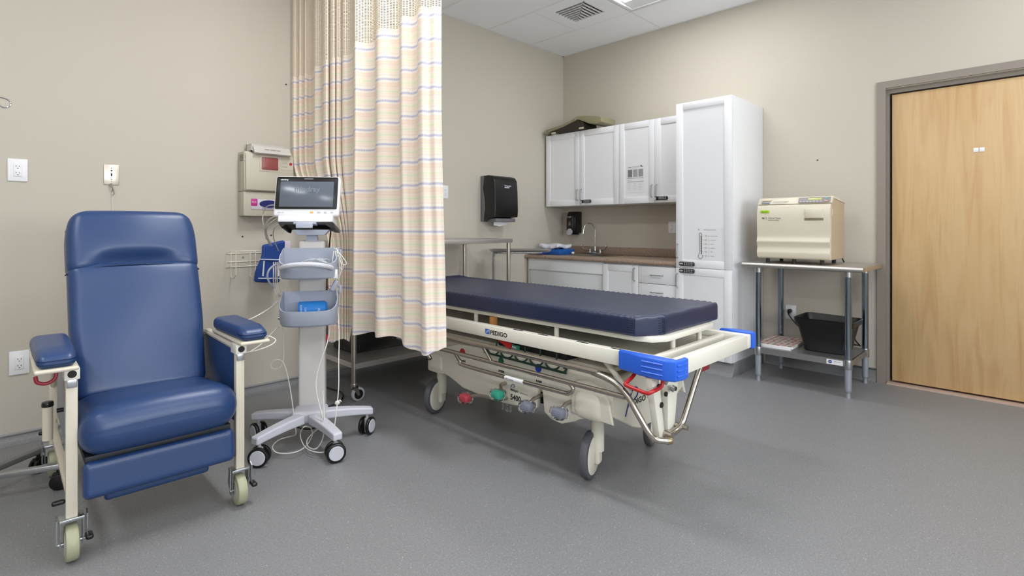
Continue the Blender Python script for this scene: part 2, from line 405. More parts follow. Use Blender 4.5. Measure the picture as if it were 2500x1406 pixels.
# ceiling light things
def troffer(i, x, y):
    vis = i == 0
    t = thing('ceiling_light', 'white recessed ceiling light beside the air vent, cut by the top of the photo' if vis else 'white recessed ceiling light outside the picture', 'light', (x, y, H), 0, None if vis else 'ceiling lights out of view')
    MB().box(-.305, -.27, -.61, .61, -.004, .012, .002).box(.27, .305, -.61, .61, -.004, .012, .002).box(-.27, .27, .57, .61, -.004, .012, .002).box(-.27, .27, -.61, -.57, -.004, .012, .002).obj('frame', WHITE, t)
    MB().box(-.14, .14, -.56, .56, .020, .026).obj('lens', LENS, t)
    r_ = MB(); r_.prism([(-.27, .002), (-.14, .020), (-.14, .026), (-.27, .008)], 'y', -.57, .57).prism([(.27, .002), (.14, .020), (.14, .026), (.27, .008)], 'y', -.57, .57).obj('reflector', GRID, t)
for i, (x, y) in enumerate(LIGHTS): troffer(i, x, y)
# vent
vt = thing('ceiling_vent', 'square white ceiling air vent with nested angled louvres', 'vent', (-.852, -.915, H))
vf = MB(); vf.box(-.30, -.175, -.30, .30, -.003, .012).box(.14, .30, -.30, .30, -.003, .012).box(-.175, .14, -.30, -.155, -.003, .012).box(-.175, .14, .19, .30, -.003, .012)
vf.obj('frame', CEIL, vt, 0)
MB().box(-.18, .145, -.16, .195, .0105, .012).obj('backing', mat('vent_dark', '3a3834', .8), vt, 0)
for k in range(8):
    a = .04*k; x0, y0 = -.175+a, -.155+a
    if x0 > .12: break
    s_ = MB(); th = .013
    s_.prism([(x0, -.003), (x0+th, -.003), (x0+th+.004, .009), (x0+.004, .009)], 'y', y0, .19)
    s_.prism([(y0, -.003), (y0+th, -.003), (y0+th+.004, .009), (y0+.004, .009)], 'x', x0, .14)
    s_.obj('slat', WHITE, vt, 0)

# ================================================================== WALL FITTINGS (back wall, y = 0)
def outlet(loc, ry, label, wd=.078, ht=.118, two=True, plug=False):
    """duplex outlet; ry = 0 on back wall (facing -y), pi/2 = on right wall (facing -x)"""
    t = thing('power_outlet', label, 'outlet', loc, ry)
    MB().box(-wd/2, wd/2, -.007, 0, -ht/2, ht/2, .003).obj('cover_plate', WHITE, t)
    f = MB().box(-.017, .017, -.010, -.006, -.034, .034, .0015).obj('receptacle', WHITE, t)
    sl = MB()
    for zc in (-.017, .017):
        sl.box(-.0075, -.0055, -.0108, -.0098, zc-.001, zc+.007); sl.box(.0055, .0075, -.0108, -.0098, zc-.001, zc+.006)
        sl.cyl((0, -.0108, zc-.008), (0, -.0098, zc-.008), .0024, seg=8)
    sl.obj('slot', INK, f)
    return t
RW = -PI/2   # local -y becomes -x (right wall)
outlet((-4.497, 0, 1.431), 0, 'white power outlet at upper left above the blue recliner arm', .079, .118)
outlet((-4.491, 0, .419), 0, 'white power outlet low on the wall left of the recliner', .08, .124)
outlet((-1.675, 0, 1.449), 0, 'white power outlet right beside the curtain edge', .07, .118)
outlet((0, -1.335, 1.13), RW, 'white power outlet under the wall cupboards by the tall cabinet', .08, .112)
o5 = outlet((0, -2.375, .445), RW, 'white power outlet behind the steel worktable', .08, .114)
MB().cyl((0, -.04, .012), (0, -.01, .012), .016, seg=14, bev=.003).box(-.012, .012, -.05, -.03, -.006, .02, .004).obj('plug', BLACK, o5, label='black plug')
# steel data plate with pull cord
t = thing('wall_plate', 'brushed steel wall plate with ports above the recliner', 'wall plate', (-4.10, 0, 1.434))
MB().box(-.036, .036, -.006, 0, -.058, .058, .002).obj('plate', mat('plate_steel', 'd4cbbd', .35, .6), t)
s_ = MB()
for z, r in ((.038, .0025), (.024, .0045), (.014, .002), (-.014, .0018), (-.026, .0028), (-.038, .0018)): s_.cyl((0, -.0072, z), (0, -.0055, z), r, seg=10)
s_.box(-.0035, .0035, -.0072, -.0055, -.008, .008); s_.obj('port', INK, t)
pcw = MB(); pcw.tube([(0, -.012, -.05), (.002, -.02, -.07), (.004, -.012, -.085), (.002, -.01, -.10)], .003, smooth=4)
pcw.tube([(-.006, -.01, -.052), (-.008, -.016, -.066), (0, -.02, -.075), (.01, -.012, -.095), (.012, -.012, -.11), (.004, -.014, -.118)], .0022, smooth=4)
pcw.obj('connector', mat('clear_grey', '8f8a80', .3), t)
MB().tube([(.003, -.012, -.10), (.005, -.012, -.24)], .0012, seg=6).cyl((.005, -.012, -.24), (.005, -.012, -.29), .003, seg=8).obj('pull_cord', CABLE, t)
# screws
for x, z, lb in ((-3.388, 1.069, 'small dark screw in the wall above the wire rack'), (-3.097, 2.148, 'small dark screw high on the wall beside the curtain'), (-3.20, 1.075, 'small dark screw in the wall left of the monitor neck')):
    solo(MB().cyl((x, -.004, z), (x, 0, z), .005, seg=10), 'wall_screw', BLACKM, lb, 'screw', (x, 0, z))
solo(MB().cyl((-.004, -2.569, 1.657), (0, -2.569, 1.657), .005, seg=10), 'wall_screw', BLACKM, 'small dark screw on the right wall above the sterilizer', 'screw', (0, -2.569, 1.657))

# sharps cabinet
t = thing('sharps_cabinet', 'beige locking sharps disposal cabinet with red window on the wall', 'cabinet', (-3.26, 0, 1.37))
MB().box(-.155, .165, -.115, 0, 0, .262, .008).obj('body', SHARPS, t)
MB().box(-.148, .165, -.128, -.115, .006, .25, .006).obj('door', SHARPS, t)
MB().box(-.064, .072, -.131, -.127, .135, .240, .002).obj('window_frame', mat('win_frame', 'c4b6a8', .5), t)
MB().box(-.050, .056, -.1335, -.130, .147, .229, .004).obj('red_window', mat('red_window', '8d4a48', .3, var=.1, scale=20), t, label='dark red viewing window')
s_ = MB()
for r_ in range(5):
    for c_ in range(3): s_.box(-.1565, -.1545, -.095+c_*.022, -.083+c_*.022, .20+r_*.009, .2045+r_*.009)
s_.obj('vent_slot', INK, t)
tr = MB(); tr.box(-.115, .125, -.13, -.03, .262, .268); tr.prism([(-.15, .245), (-.165, .252), (-.125, .30), (-.11, .292)], 'x', -.105, .135)
tr.box(-.115, -.108, -.13, -.03, .262, .315).box(-.115, .125, -.04, -.034, .262, .325)
tr.obj('top_tray', mat('tray_translucent', 'c6c2bd', .3), t)
q = frameM((-.045, -.172, .262), (1, 0, 0), (0, .45, .6))
text('INSERT SHARPS HERE', .011, q @ Matrix.Translation((0, .012, .002)), INK, t)
s_ = MB().box(.080, .160, -.1295, -.1275, .155, .225); s_.obj('warning_label', mat('lbl', 'c2bbaa', .6), t)
MB().cyl((.143, -.131, .197), (.143, -.1285, .197), .010, seg=20).obj('red_dot', RED, t, label='red round warning dot')
for k in range(6): text('mmmmmmmm', .006, frameM((.083, -.1298, .216-.009*k), (1, 0, 0), (0, 0, 1)), INKG, t, 'fine_print')
# lower glove holder
t = thing('glove_dispenser', 'beige glove box holder mounted below the sharps cabinet', 'dispenser', (-3.27, 0, 1.205))
MB().box(-.145, .15, -.105, 0, 0, .163, .006).obj('body', SHARPS, t)
MB().box(-.10, .148, -.1085, -.104, .045, .115, .004).obj('glove_box_face', mat('glovebox', 'c9c4cc', .5), t)
MB().box(-.10, -.06, -.110, -.107, .068, .115, .003).obj('magenta_label', MAG, t, label='magenta corner of the glove box')
s_ = MB(); s_.cyl((0, 0, 0), (0, 0, .003), .062, seg=28, M=frameM((.015, -.1085, .083), (1, 0, 0), (0, 0, 1)) @ Matrix.Diagonal((1, .4, 1, 1))); s_.obj('opening', mat('glove_navy', '1c1c66', .4), t, label='navy oval opening with gloves')
text('XLG', .016, frameM((-.098, -.1105, .088), (1, 0, 0), (0, 0, 1)), INKW, t)
for k in range(2): text('Latex Free Examination Gloves', .009, frameM((-.03, -.1092, .052-.011*k), (1, 0, 0), (0, 0, 1)), INKB if k == 0 else INKG, t, 'fine_print')
# wire rack
t = thing('wire_rack', 'cream wire basket rack screwed to the wall beside the monitor cart', 'rack', (-3.30, 0, .80))
s_ = MB(); xa, xb, xc = -.19, .27, .27
def wv(*P, r=.003): s_.tube(P, r, seg=6)
wv((xa, -.10, .175), (xb, -.10, .175), (xb, -.003, .155), (xa, -.003, .155), (xa, -.10, .175))
wv((xa, -.10, .075), (xb, -.10, .075), (xb, -.003, .065), (xa, -.003, .065), (xa, -.10, .075))
wv((xa+.01, -.003, .10), (xb, -.003, .10))
for x in (xa+.03, xa+.15, xa+.30, xa+.42):
    wv((x, -.003, .16), (x, -.003, .0), (x+.0, -.06, -.005), (x, -.10, .02), (x, -.10, .175))
s_.obj('wire_frame', mat('cream_wire', 'dcd5c6', .4), t)
MB().cyl((-.085, -.006, .13), (-.085, 0, .13), .006, seg=10).obj('screw', ZINC, t)
# blue cuff pouch in rack
cf = MB()
def cfn(x, y, z):
    k = (z+.13)/.26; return (x*(1.0-.12*k)+.02*k+.012*math.sin(z*30)*.5, y+.012*math.sin(x*22+z*14)-.02*k*k, z+.02*math.sin(x*16)*k)
cf.cushion(.082, .018, .135, .017, n=16, fn=cfn, M=Matrix.Translation((-3.27, -.135, .895)) @ Matrix.Rotation(math.radians(5), 4, 'Y'))
cuff = solo(cf, 'blood_pressure_cuff', CUFFD, 'large navy blood pressure cuff stuffed in the wire rack', 'cuff', (-3.27, -.135, .77), smooth=70)
s_ = MB()
for z in (.02, .145): s_.box(-.078, .085, -.040, -.030, z-.002, z+.003, M=Matrix.Rotation(math.radians(4), 4, 'Y'))
for x in (-.05, .05): s_.box(x-.004, x+.004, -.040, -.030, .035, .135, M=Matrix.Rotation(math.radians(4), 4, 'Y'))
s_.obj('white_print', INKW, cuff, label='white printed lines')
solo(MB().box(-3.225, -3.10, -.085, -.03, .93, 1.035, .003), 'supply_box', mat('supply_box_mat', 'c9bccc', .5), 'pale supply box with magenta end standing in the wire rack', 'box', (-3.16, -.06, .93))
solo(MB().box(-3.178, -3.155, -.089, -.086, .94, 1.036, .001), 'magenta_strip', MAG, 'magenta end strip of the box in the wire rack', 'box', (-3.166, -.087, .94))

# towel dispenser
t = thing('paper_towel_dispenser', 'glossy black paper towel dispenser on the wall over the steel table', 'dispenser', (-1.09, 0, 1.185))
side = [(0, 0), (0, .435), (-.05, .438), (-.045, .40), (-.03, .32), (-.055, .22), (-.06, .1), (-.045, .0)]
MB().prism([(p[0], p[1]) for p in side], 'x', -.155, .155, .003).obj('back_shell', mat('grey_shell', '6c6a70', .35), t, 50)
fs = [(-.05, 0), (-.045, .05), (-.062, .12), (-.058, .22), (-.035, .32), (-.05, .40), (-.05, .438), (-.11, .44), (-.165, .425), (-.19, .39), (-.20, .30), (-.205, .10), (-.20, .045), (-.12, .03)]
MB().prism(fs, 'x', -.155, .155, .008, 3).obj('cover', BLACK, t, 50)
MB().box(-.13, .13, -.19, -.06, -.004, .03, .004).obj('outlet_lip', mat('lip_grey', '6c6a70', .4), t)
text('Kimberly-Clark', .014, frameM((-.03, -.2035, .335), (1, 0, 0), (0, 0, 1)), INKW, t, bold=.0004)
MB().box(-.03, .035, -.2035, -.2015, .318, .330, .001).obj('logo_plate', INKL, t)
pt = MB(); pt.prism([(-.10, 0), (-.1, -.035), (-.02, -.045), (.06, -.03), (.10, .0)], 'y', -.13, -.127); pt.obj('paper_towel', PAPER, t, 30)

# curtain ----------------------------------------------------------
CX, CY = -4.641, -3.812
def fromcam(k, t): return Vector((CX+t*(.7083+.7059*k), CY+t*(.7059-.7083*k)))
cp = [(712, 3.80), (717, 3.74), (728, 3.76), (731, 3.70), (742, 3.73), (745, 3.66), (757, 3.70), (766, 3.64), (768, 3.52), (772, 3.50), (785, 3.48), (788, 3.40), (796, 3.36), (803, 3.38), (805, 3.46), (807, 3.34), (818, 3.32), (819, 3.40), (822, 3.31), (833, 3.33), (834, 3.38), (837, 3.28), (850, 3.27), (861, 3.22), (863, 3.12), (867, 3.04), (880, 3.05), (896, 3.06), (914, 3.04), (917, 2.96), (919, 2.86), (935, 2.83), (955, 2.84), (973, 2.84), (976, 2.76), (979, 2.68), (992, 2.67), (1006, 2.68), (1018, 2.65), (1021, 2.58), (1032, 2.55), (1046, 2.57), (1060, 2.55), (1070, 2.56), (1078, 2.56)]
cps = smoothpath([(a, b, 0) for a, b in cp], 5)
ZM, ZT, ZB = 2.19, 3.02, .53
def sst(a, b, x):
    x = max(0, min(1, (x-a)/(b-a))); return x*x*(3-2*x)
def curtain_pt(px, tt, z):
    if px < 865:
        w_ = sst(1.6, 1.0, z); px = 865-(865-px)*(1-.58*w_); tt = tt*(1-w_)+w_*(3.2+(tt-3.2)*.25)
    lo = sst(1.8, .5, z)
    px = px+lo*12*sst(870, 1078, px)-lo*6*sst(960, 870, px)*(px > 865)
    tt += .012*math.sin(z*5+px*.05)*lo
    return fromcam((px-1250)/1297, tt)
def curtain_grid(z0, z1, nz, bottom=False):
    bm = bmesh.new(); uvl = bm.loops.layers.uv.new('UVMap'); G = []; U = [0]
    base = [curtain_pt(p.x, p.y, 2.6) for p in cps]
    for i in range(1, len(base)): U.append(U[-1]+(base[i]-base[i-1]).length)
    for j in range(nz+1):
        row = []
        for i, p in enumerate(cps):
            zb = z0
            if bottom: zb = z0-.10*sst(850, 835, p.x)*sst(.55, .0, 0)-.02*math.sin(p.x*.045)
            z = z1+(zb-z1)*j/nz; q = curtain_pt(p.x, p.y, z); row.append((bm.verts.new((q.x, q.y, z)), U[i], z))
        G.append(row)
    for j in range(nz):
        for i in range(len(cps)-1):
            a, b, c, d = G[j][i], G[j+1][i], G[j+1][i+1], G[j][i+1]
            f = bm.faces.new((a[0], b[0], c[0], d[0]))
            for lp, s_ in zip(f.loops, (a, b, c, d)): lp[uvl].uv = (s_[1], s_[2])
    return bm
ct = thing('privacy_curtain', 'striped pastel hospital privacy curtain with mesh top', 'curtain', (-3.07, -.9, 0))
for nm, z0, z1, nz, mt, bt in (('mesh_panel', ZM, ZT, 4, CMESH, False), ('fabric_panel', ZB, ZM, 34, CFAB, True)):
    bm = curtain_grid(z0, z1, nz, bt); mb = MB(); mb._add(bm)
    o = mb.obj(nm, mt, ct, 180, off=(-3.07, -.9, 0))
tkp = [fromcam((p.x-1250)/1297, p.y) for p in cps[::12]]
tr_ = MB().box(-.012, .012, -1.6, .88, 3.02, 3.046, .002); tr_.obj('curtain_track', WHITE, ct)

# ================================================================== CASEWORK (right wall, x = 0)
def bar_handle(parent, p, axis, L=.11, name='handle'):
    """p = centre on door face, door faces -x; axis 'z' or 'y'"""
    a = Vector((0, 0, L/2)) if axis == 'z' else Vector((0, L/2, 0)); p = Vector(p); o = Vector((-.028, 0, 0)); k = a*.86
    MB().tube([p-a, p-a*.97+o*.5, p-k+o, p+k+o, p+a*.97+o*.5, p+a], .0045, seg=8).obj(name, ZINC, parent)
def keypad(parent, y, z, x, knob_down=False, L=.13):
    s_ = MB(); s_.box(x-.018, x, y-L, y, z-.016, z+.016, .012, seg=4)
    k_ = s_.obj('keypad_lock', mat_lock, parent, label='dark oblong keypad lock')
    b = MB()
    for i in range(5):
        for j in (-.007, .007): b.cyl((x-.021, y-.052-i*.015, z+j), (x-.017, y-.052-i*.015, z+j), .0052, seg=8)
    if knob_down: b.box(x-.03, x-.016, y-.022, y-.006, z-.026, z+.008, .004)
    else: b.box(x-.027, x-.017, y-.038, y-.008, z-.007, z+.007, .004)
    b.obj('button', mat_btn, k_)   # button set is a sub-part of the lock
mat_lock = mat('lock_body', '3a3a3c', .4, .5); mat_btn = mat('lock_btn', 'd0d0d2', .3, .6)
def shaker(parent, y0, y1, z0, z1, x, rail=.058, hand=None, name='door', flat=False):
    """door facing -x, outer face at x"""
    g = .0015; y0 += g; y1 -= g; z0 += g; z1 -= g; s_ = MB()
    if flat: s_.box(x, x+.019, y0, y1, z0, z1, .0015)
    else:
        s_.box(x, x+.019, y0, y0+rail, z0, z1, .001).box(x, x+.019, y1-rail, y1, z0, z1, .001)
        s_.box(x, x+.019, y0+rail, y1-rail, z0, z0+rail, .001).box(x, x+.019, y0+rail, y1-rail, z1-rail, z1, .001)
        s_.box(x+.005, x+.016, y0+rail, y1-rail, z0+rail, z1-rail)
    d = s_.obj(name, CAB, parent, 30)
    if hand: bar_handle(d, (x, hand[0], hand[1]), hand[2])
    return d
def cabinet(name, label, cat, y0, y1, z0, z1, depth, group=None):
    t = thing(name, label, cat, (0, 0, 0), 0, group)
    MB().box(-depth, -.002, y0, y1, z0, z1, .001).obj('carcass', CAB, t, 30); return t
t = cabinet('wall_cabinet', 'white double door wall cabinet in the corner under the armboard', 'cabinet', -.955, -.033, 1.352, 2.112, .31)
a = shaker(t, -.485, -.033, 1.352, 2.112, -.33, hand=(-.465, 1.46, 'z'))
b = shaker(t, -.955, -.485, 1.352, 2.112, -.33, hand=(-.510, 1.46, 'z')); keypad(b, -.505, 1.392, -.33, True)
t = cabinet('wall_cabinet', 'white double door wall cabinet with printed notice beside the tall cabinet', 'cabinet', -1.699, -.957, 1.352, 2.112, .31)
a = shaker(t, -1.335, -.957, 1.352, 2.112, -.33, hand=(-1.312, 1.46, 'z'))
b = shaker(t, -1.699, -1.335, 1.352, 2.112, -.33, hand=(-1.36, 1.46, 'z')); keypad(b, -1.34, 1.392, -.33, True)
t = cabinet('tall_cabinet', 'tall white pantry cabinet with two keypad locks', 'cabinet', -2.158, -1.701, .10, 2.134, .61)
a = shaker(t, -2.158, -1.701, .806, 2.134, -.63, hand=(-1.718, .94, 'z')); keypad(a, -1.735, .838, -.63)
b = shaker(t, -2.158, -1.701, .10, .806, -.63, hand=(-1.718, .70, 'z')); keypad(b, -1.735, .782, -.63)
tk = MB(); tk.box(-.60, -.012, -2.152, -1.715, 0, .10); tk.prism([(-.60, .0), (-.60, .085), (-.61, .045), (-.64, .006), (-.66, 0)], 'y', -2.165, -1.0)
tk.box(-.60, -.012, -2.166, -2.152, 0, .098, .002); tk.obj('toe_kick', FLOOR, t, 30, label='speckled grey vinyl toe kick')
t = cabinet('base_cabinet', 'white base cabinet with a single door under the countertop', 'cabinet', -1.338, -.966, .10, .808, .59)
shaker(t, -1.338, -.966, .10, .80, -.61, hand=(-1.305, .72, 'z'))
t = cabinet('drawer_cabinet', 'white drawer cabinet between the door cabinet and tall cabinet', 'cabinet', -1.699, -1.340, .10, .808, .59)
for z0, z1 in ((.653, .80), (.44, .651), (.10, .438)): shaker(t, -1.699, -1.340, z0, z1, -.61, hand=(-1.52, (z0+z1)/2+.0 if z1 > .7 else z1-.07, 'y'), name='drawer', flat=True)
t = thing('sink_apron', 'pale grey sloped apron panel under the sink by the corner', 'panel')
MB().prism([(-.60, .808), (-.605, .70), (-.585, .685), (-.53, .12), (-.50, .12), (-.565, .70), (-.57, .808)], 'y', -.962, -.035, .002).obj('panel', mat('apron_grey', 'e6e8ea', .4, var=.01), t, 30)
MB().box(-.60, -.30, -.033, -.018, .0, .808).obj('side_cleat', WALL, t)
# countertop with sink hole
t = thing('countertop', 'brown speckled laminate countertop with backsplash', 'countertop')
s_ = MB()
nose = [(-.62, .810), (-.634, .815), (-.638, .828), (-.634, .842), (-.62, .848), (-.44, .848), (-.44, .812)]
s_.prism(nose, 'y', -1.699, -.002); s_.box(-.441, -.13, -.39, -.002, .812, .848); s_.box(-.441, -.13, -1.699, -.84, .812, .848)
s_.box(-.131, -.002, -1.699, -.002, .812, .848); s_.obj('worktop', GRAN, t, 30)
MB().box(-.022, -.001, -1.699, -.002, .8485, .926, .004).obj('backsplash', GRAN, t)
t = thing('sink', 'stainless steel drop-in sink in the countertop', 'sink')
s_ = MB(); s_.box(-.46, -.425, -.86, -.37, .848, .853, .002).box(-.145, -.11, -.86, -.37, .848, .853, .002).box(-.425, -.145, -.405, -.37, .848, .853, .002).box(-.425, -.145, -.86, -.825, .848, .853, .002)
s_.obj('rim', STEEL, t)
s_ = MB(); s_.box(-.43, -.426, -.83, -.40, .68, .85).box(-.144, -.14, -.83, -.40, .68, .85).box(-.43, -.14, -.404, -.40, .68, .85).box(-.43, -.14, -.83, -.826, .68, .85).box(-.43, -.14, -.83, -.40, .676, .68)
s_.obj('bowl', STEEL, t)
t = thing('faucet', 'chrome gooseneck faucet with two wrist blade handles', 'faucet', (-.085, -.50, .848))
s_ = MB(); s_.box(-.022, .022, -.085, .085, .0, .022, .006).obj('base_plate', CHROME, t)
MB().cyl((0, 0, .02), (0, 0, .085), .016, .010, bev=.002).tube([(0, 0, .08), (0, 0, .24), (-.006, .003, .28), (-.035, .02, .318), (-.07, .04, .322), (-.10, .058, .295), (-.112, .065, .255), (-.116, .067, .215)], .0075, smooth=6).obj('spout', CHROME, t)
for sg in (-1, 1):
    MB().cyl((0, sg*.065, .02), (0, sg*.065, .055), .014, .010).tube([(0, sg*.065, .05), (-.01, sg*.10, .048), (-.02, sg*.135, .056), (-.02, sg*.152, .078)], .006, smooth=5).sph((-.02, sg*.155, .088), .014, (1, .6, 1.2)).obj('handle', CHROME, t)
# soap dispenser
t = thing('soap_dispenser', 'black soap dispenser with grey push disc above the sink', 'dispenser', (0, -.205, 1.05))
s_ = MB(); s_.prism([(0, .02), (0, .25), (-.09, .25), (-.115, .215), (-.125, .16), (-.125, .05), (-.10, .02)], 'y', -.06, .06, .010, 3).obj('body', BLACK, t, 50)
MB().box(-.07, -.02, -.035, .035, 0, .025, .005).obj('nozzle', BLACK, t)
MB().cyl((-.118, .012, .028), (-.135, .012, .032), .038, seg=24, bev=.004).obj('push_disc', mat('disc_grey', 'b4b2b8', .4), t, label='pale grey round push disc')
R_ = frameM((-.1265, .045, .185), (0, -1, 0), (0, 0, 1)); text('GOJO', .022, R_, INKW, t)
s_ = MB(); s_.prism([(-.022, 0), (.022, 0), (.008, .045), (-.008, .045)], 'z', 0, .002, M=frameM((-.1255, .012, .10), (0, -1, 0), (0, 0, 1))); s_.obj('sight_window', mat('sight', '6a5550', .3), t)
MB().tube([(-.125, -.03, .205), (-.1262, -.03, .08)], .0015, seg=6).obj('seam', INKG, t)
# blue packs on counter
def taper(mb, x0, x1, y0, y1, z0, z1, k, bev=.006):
    bm = bmesh.new(); bmesh.ops.create_cube(bm, size=1)
    for v in bm.verts:
        f = 1 if v.co.z > 0 else k
        v.co = Vector(((x0+x1)/2+v.co.x*(x1-x0)*f, (y0+y1)/2+v.co.y*(y1-y0)*f, (z0+z1)/2+v.co.z*(z1-z0)))
    if bev: bmesh.ops.bevel(bm, geom=bm.edges[:], offset=bev, segments=2, profile=.5, affect='EDGES')
    return mb._add(bm)
t = solo(taper(MB(), -.50, -.24, -.36, -.10, .848, .905, .84), 'plastic_tub', BLUEP, 'blue plastic tub on the counter near the corner', 'tub', (-.37, -.23, .848))
def rum(s):
    return lambda x, y, z: (x+.006*math.sin(y*60+s), y+.006*math.sin(x*50+s), z+.012*math.sin(x*28+s)*math.cos(y*24)+.012*(1-(x*7)**2))
solo(MB().cushion(.12, .13, .018, .015, n=14, fn=rum(1), M=Matrix.Translation((-.385, -.215, .925))), 'plastic_bag', mat('white_bag', 'd2d4dc', .4, bump=.5, scale=30), 'crumpled white plastic pack lying on the blue tub', 'bag', (-.385, -.215, .91), smooth=70)
solo(MB().cushion(.05, .10, .014, .012, n=10, fn=rum(3), M=Matrix.Translation((-.575, -.13, .864))), 'folded_drape', mat('dark_blue_cloth', '1c3c9c', .5, bump=.4, scale=40, var=.2), 'dark blue folded drape at the counter front corner', 'cloth', (-.575, -.13, .848), smooth=70)
solo(MB().cushion(.012, .014, .010, .008, n=3, M=Matrix.Translation((-.30, -.375, .866))), 'sink_stopper', WHITE, 'small white stopper on the sink rim', 'stopper', (-.30, -.375, .856))
# armboard
t = thing('armboard', 'olive padded armboard lying on top of the wall cabinets', 'armboard', (-.25, -.40, 2.112))
top = [(.36, .035), (.34, .055), (.22, .068), (.1, .085), (0, .108), (-.07, .135), (-.11, .14), (-.2, .132), (-.33, .11), (-.38, .095)]
bot = [(-.385, .045), (-.34, .030), (-.24, .045), (-.15, .085), (-.10, .105), (-.02, .088), (.1, .055), (.2, .040), (.29, .026), (.33, .008), (.365, .010)]
MB().prism([(a, b) for a, b in top+bot], 'x', -.125, .12, .008, 3).obj('pad', OLIVE, t, 50)
MB().prism([(.27, .026), (.1, .052), (-.02, .084), (-.10, .10), (-.16, .075), (-.18, .004), (.27, .002)], 'x', -.116, .10).obj('underside', mat('dark_brown', '2c2418', .6), t)
for y, z in ((.325, .035), (-.075, .112)): MB().cyl((-.132, y, z), (-.122, y, z), .011, seg=16).obj('bolt', ZINC, t)
for y, z in ((.23, .012), (-.135, .018)): MB().box(-.12, .12, y-.03, y+.03, z-.012, z+.008, .003).obj('bracket', mat('brkt', 'b8b6a0', .5), t)
# printed sheets
def sheet(name, label, y0, y1, z0, z1, x):
    t = thing(name, label, 'notice', (x, y0, z0)); MB().box(-.0008, 0, y1-y0, 0, 0, z1-z0).obj('sheet', PAPER, t, 0); return t
def ptxt(t, s, dy, z, size, m=INKG, nm='lettering'): text(s, size, frameM((-.0012, -dy, z), (0, -1, 0), (0, 0, 1)), m, t, nm)
def prect(t, dy0, dy1, z0, z1, m, nm='printed_block'): MB().box(-.0016, -.0008, -dy1, -dy0, z0, z1).obj(nm, m, t, 0)
t = sheet('hygiene_notice', 'laminated notice with three grey columns on the wall cabinet door', -1.045, -1.225, 1.455, 1.712, -.3256)
ptxt(t, 'HYGIENE', .008, .232, .009, INK); ptxt(t, 'WASH YOUR HANDS', .055, .236, .008, INKG); ptxt(t, 'Clean care is safer care', .055, .226, .006, INKG)
MB().sph((-.001, -.15, .243), .010, (.15, 1, .8)).sph((-.001, -.162, .236), .007, (.15, 1, .8)).obj('hand_emblem', INKG, t)
for k, c in enumerate((INKG, INKL, INKL)):
    prect(t, .008+k*.057, .056+k*.057, .145, .215, mat('colm%d' % k, ('7c7c7e', 'a4a4a6', '9c9c9e')[k], .7), 'printed_column')
    for q_ in range(4): ptxt(t, 'mmm mm mmm', .011+k*.057, .20-q_*.016, .005, INKW if k == 0 else INKG, 'fine_print')
prect(t, .004, .175, .132, .136, INKG, 'printed_rule'); prect(t, .004, .175, .098, .102, INKG, 'printed_rule')
ptxt(t, '1  2  3  4', .010, .112, .011, INKG)
for k in range(3):
    for q_ in range(5): ptxt(t, 'mm mmm mm', .010+k*.058, .085-q_*.015, .005, INKL, 'fine_print')
t = sheet('pain_scale_chart', 'laminated chart with a thermometer scale on the tall cabinet door', -1.875, -2.085, .872, 1.128, -.6256)
ptxt(t, 'Pain Measurement Scale', .062, .236, .010, INKG); ptxt(t, '*', .015, .228, .022, INK); ptxt(t, 'x', .195, .238, .008, INKG)
th = MB(); P = [(-.0014, -.024, .045), (-.0014, -.024, .205), (-.0014, -.030, .214), (-.0014, -.038, .214), (-.0014, -.044, .205), (-.0014, -.044, .045)]
th.tube(P, .0016, seg=6, cap=True); C_ = [(-.0014, -.034+.019*math.sin(a), .031-.019*math.cos(a)) for a in [(.12+.76*k/14)*2*PI-.0 for k in range(15)]]
C_ = [(-.0014, -.034+.018*math.sin(2*PI*k/20), .030+.018*math.cos(2*PI*k/20)) for k in range(3, 18)]
th.tube(C_, .0016, seg=6); th.tube([(-.0014, -.039, .048), (-.0014, -.039, .190), (-.0014, -.030, .190)], .0013, seg=6)
for k in range(11): th.box(-.0018, -.001, -.043, -.030, .050+k*.0138, .0515+k*.0138)
th.obj('thermometer', INK, t)
for k in range(6):
    z = .036+k*.031; prect(t, .048, .070, z, z+.0012, INKG, 'printed_rule')
    MB().cyl((-.0018, -.080, z), (-.001, -.080, z), .0085, seg=16).obj('face_mark', mat('facem', 'c6c6c8', .7), t)
    ptxt(t, (' 0', ' 2', ' 4', ' 6', ' 8', '10')[k], .095, z-.005, .011, INK); ptxt(t, ('No pain', 'Mild', 'Moderate', 'Severe', 'Very severe', 'Worst possible')[k], .115, z-.004, .009, INKG)
    if k < 5: ptxt(t, '13579'[k], .099, z+.011, .008, INKG)
MB().box(-.0013, -.0008, -.2085, -.207, .004, .25).obj('border_line', INKL, t)

# ================================================================== WORKTABLE, STERILIZER
t = thing('steel_worktable', 'stainless steel worktable with galvanised legs and lower shelf', 'table', (-.33, -2.615, 0))
def wl(x, y): return (x+.33, y+2.615)
s_ = MB(); s_.box(-.28, .29, -.385, .385, .838, .869, .002); s_.tube([(-.285, -.385, .853), (-.285, .385, .853)], .0165, seg=16); s_.obj('tabletop', STEELB, t)
LEGP = [(-.245, .285), (-.245, -.29), (.235, .285), (.235, -.29)]
for x, y in LEGP:
    l = MB().cyl((x, y, .19), (x, y, .838), .0205, seg=24).obj('leg', GALV, t)
    MB().cyl((x, y, .80), (x, y, .838), .0235, seg=24).obj('leg_collar', ZINC, l)
    MB().cyl((x, y, .19), (x, y, .252), .025, seg=24, bev=.002).obj('shelf_socket', ZINC, l)
    MB().cyl((x, y, .19), (x, y, .05), .021, .019, seg=24).cyl((x, y, .05), (x, y, .035), .0205, .016).cyl((x, y, .035), (x, y, 0), .012, .015).obj('foot', mat('foot_grey', '9aa0aa', .4, .3), l)
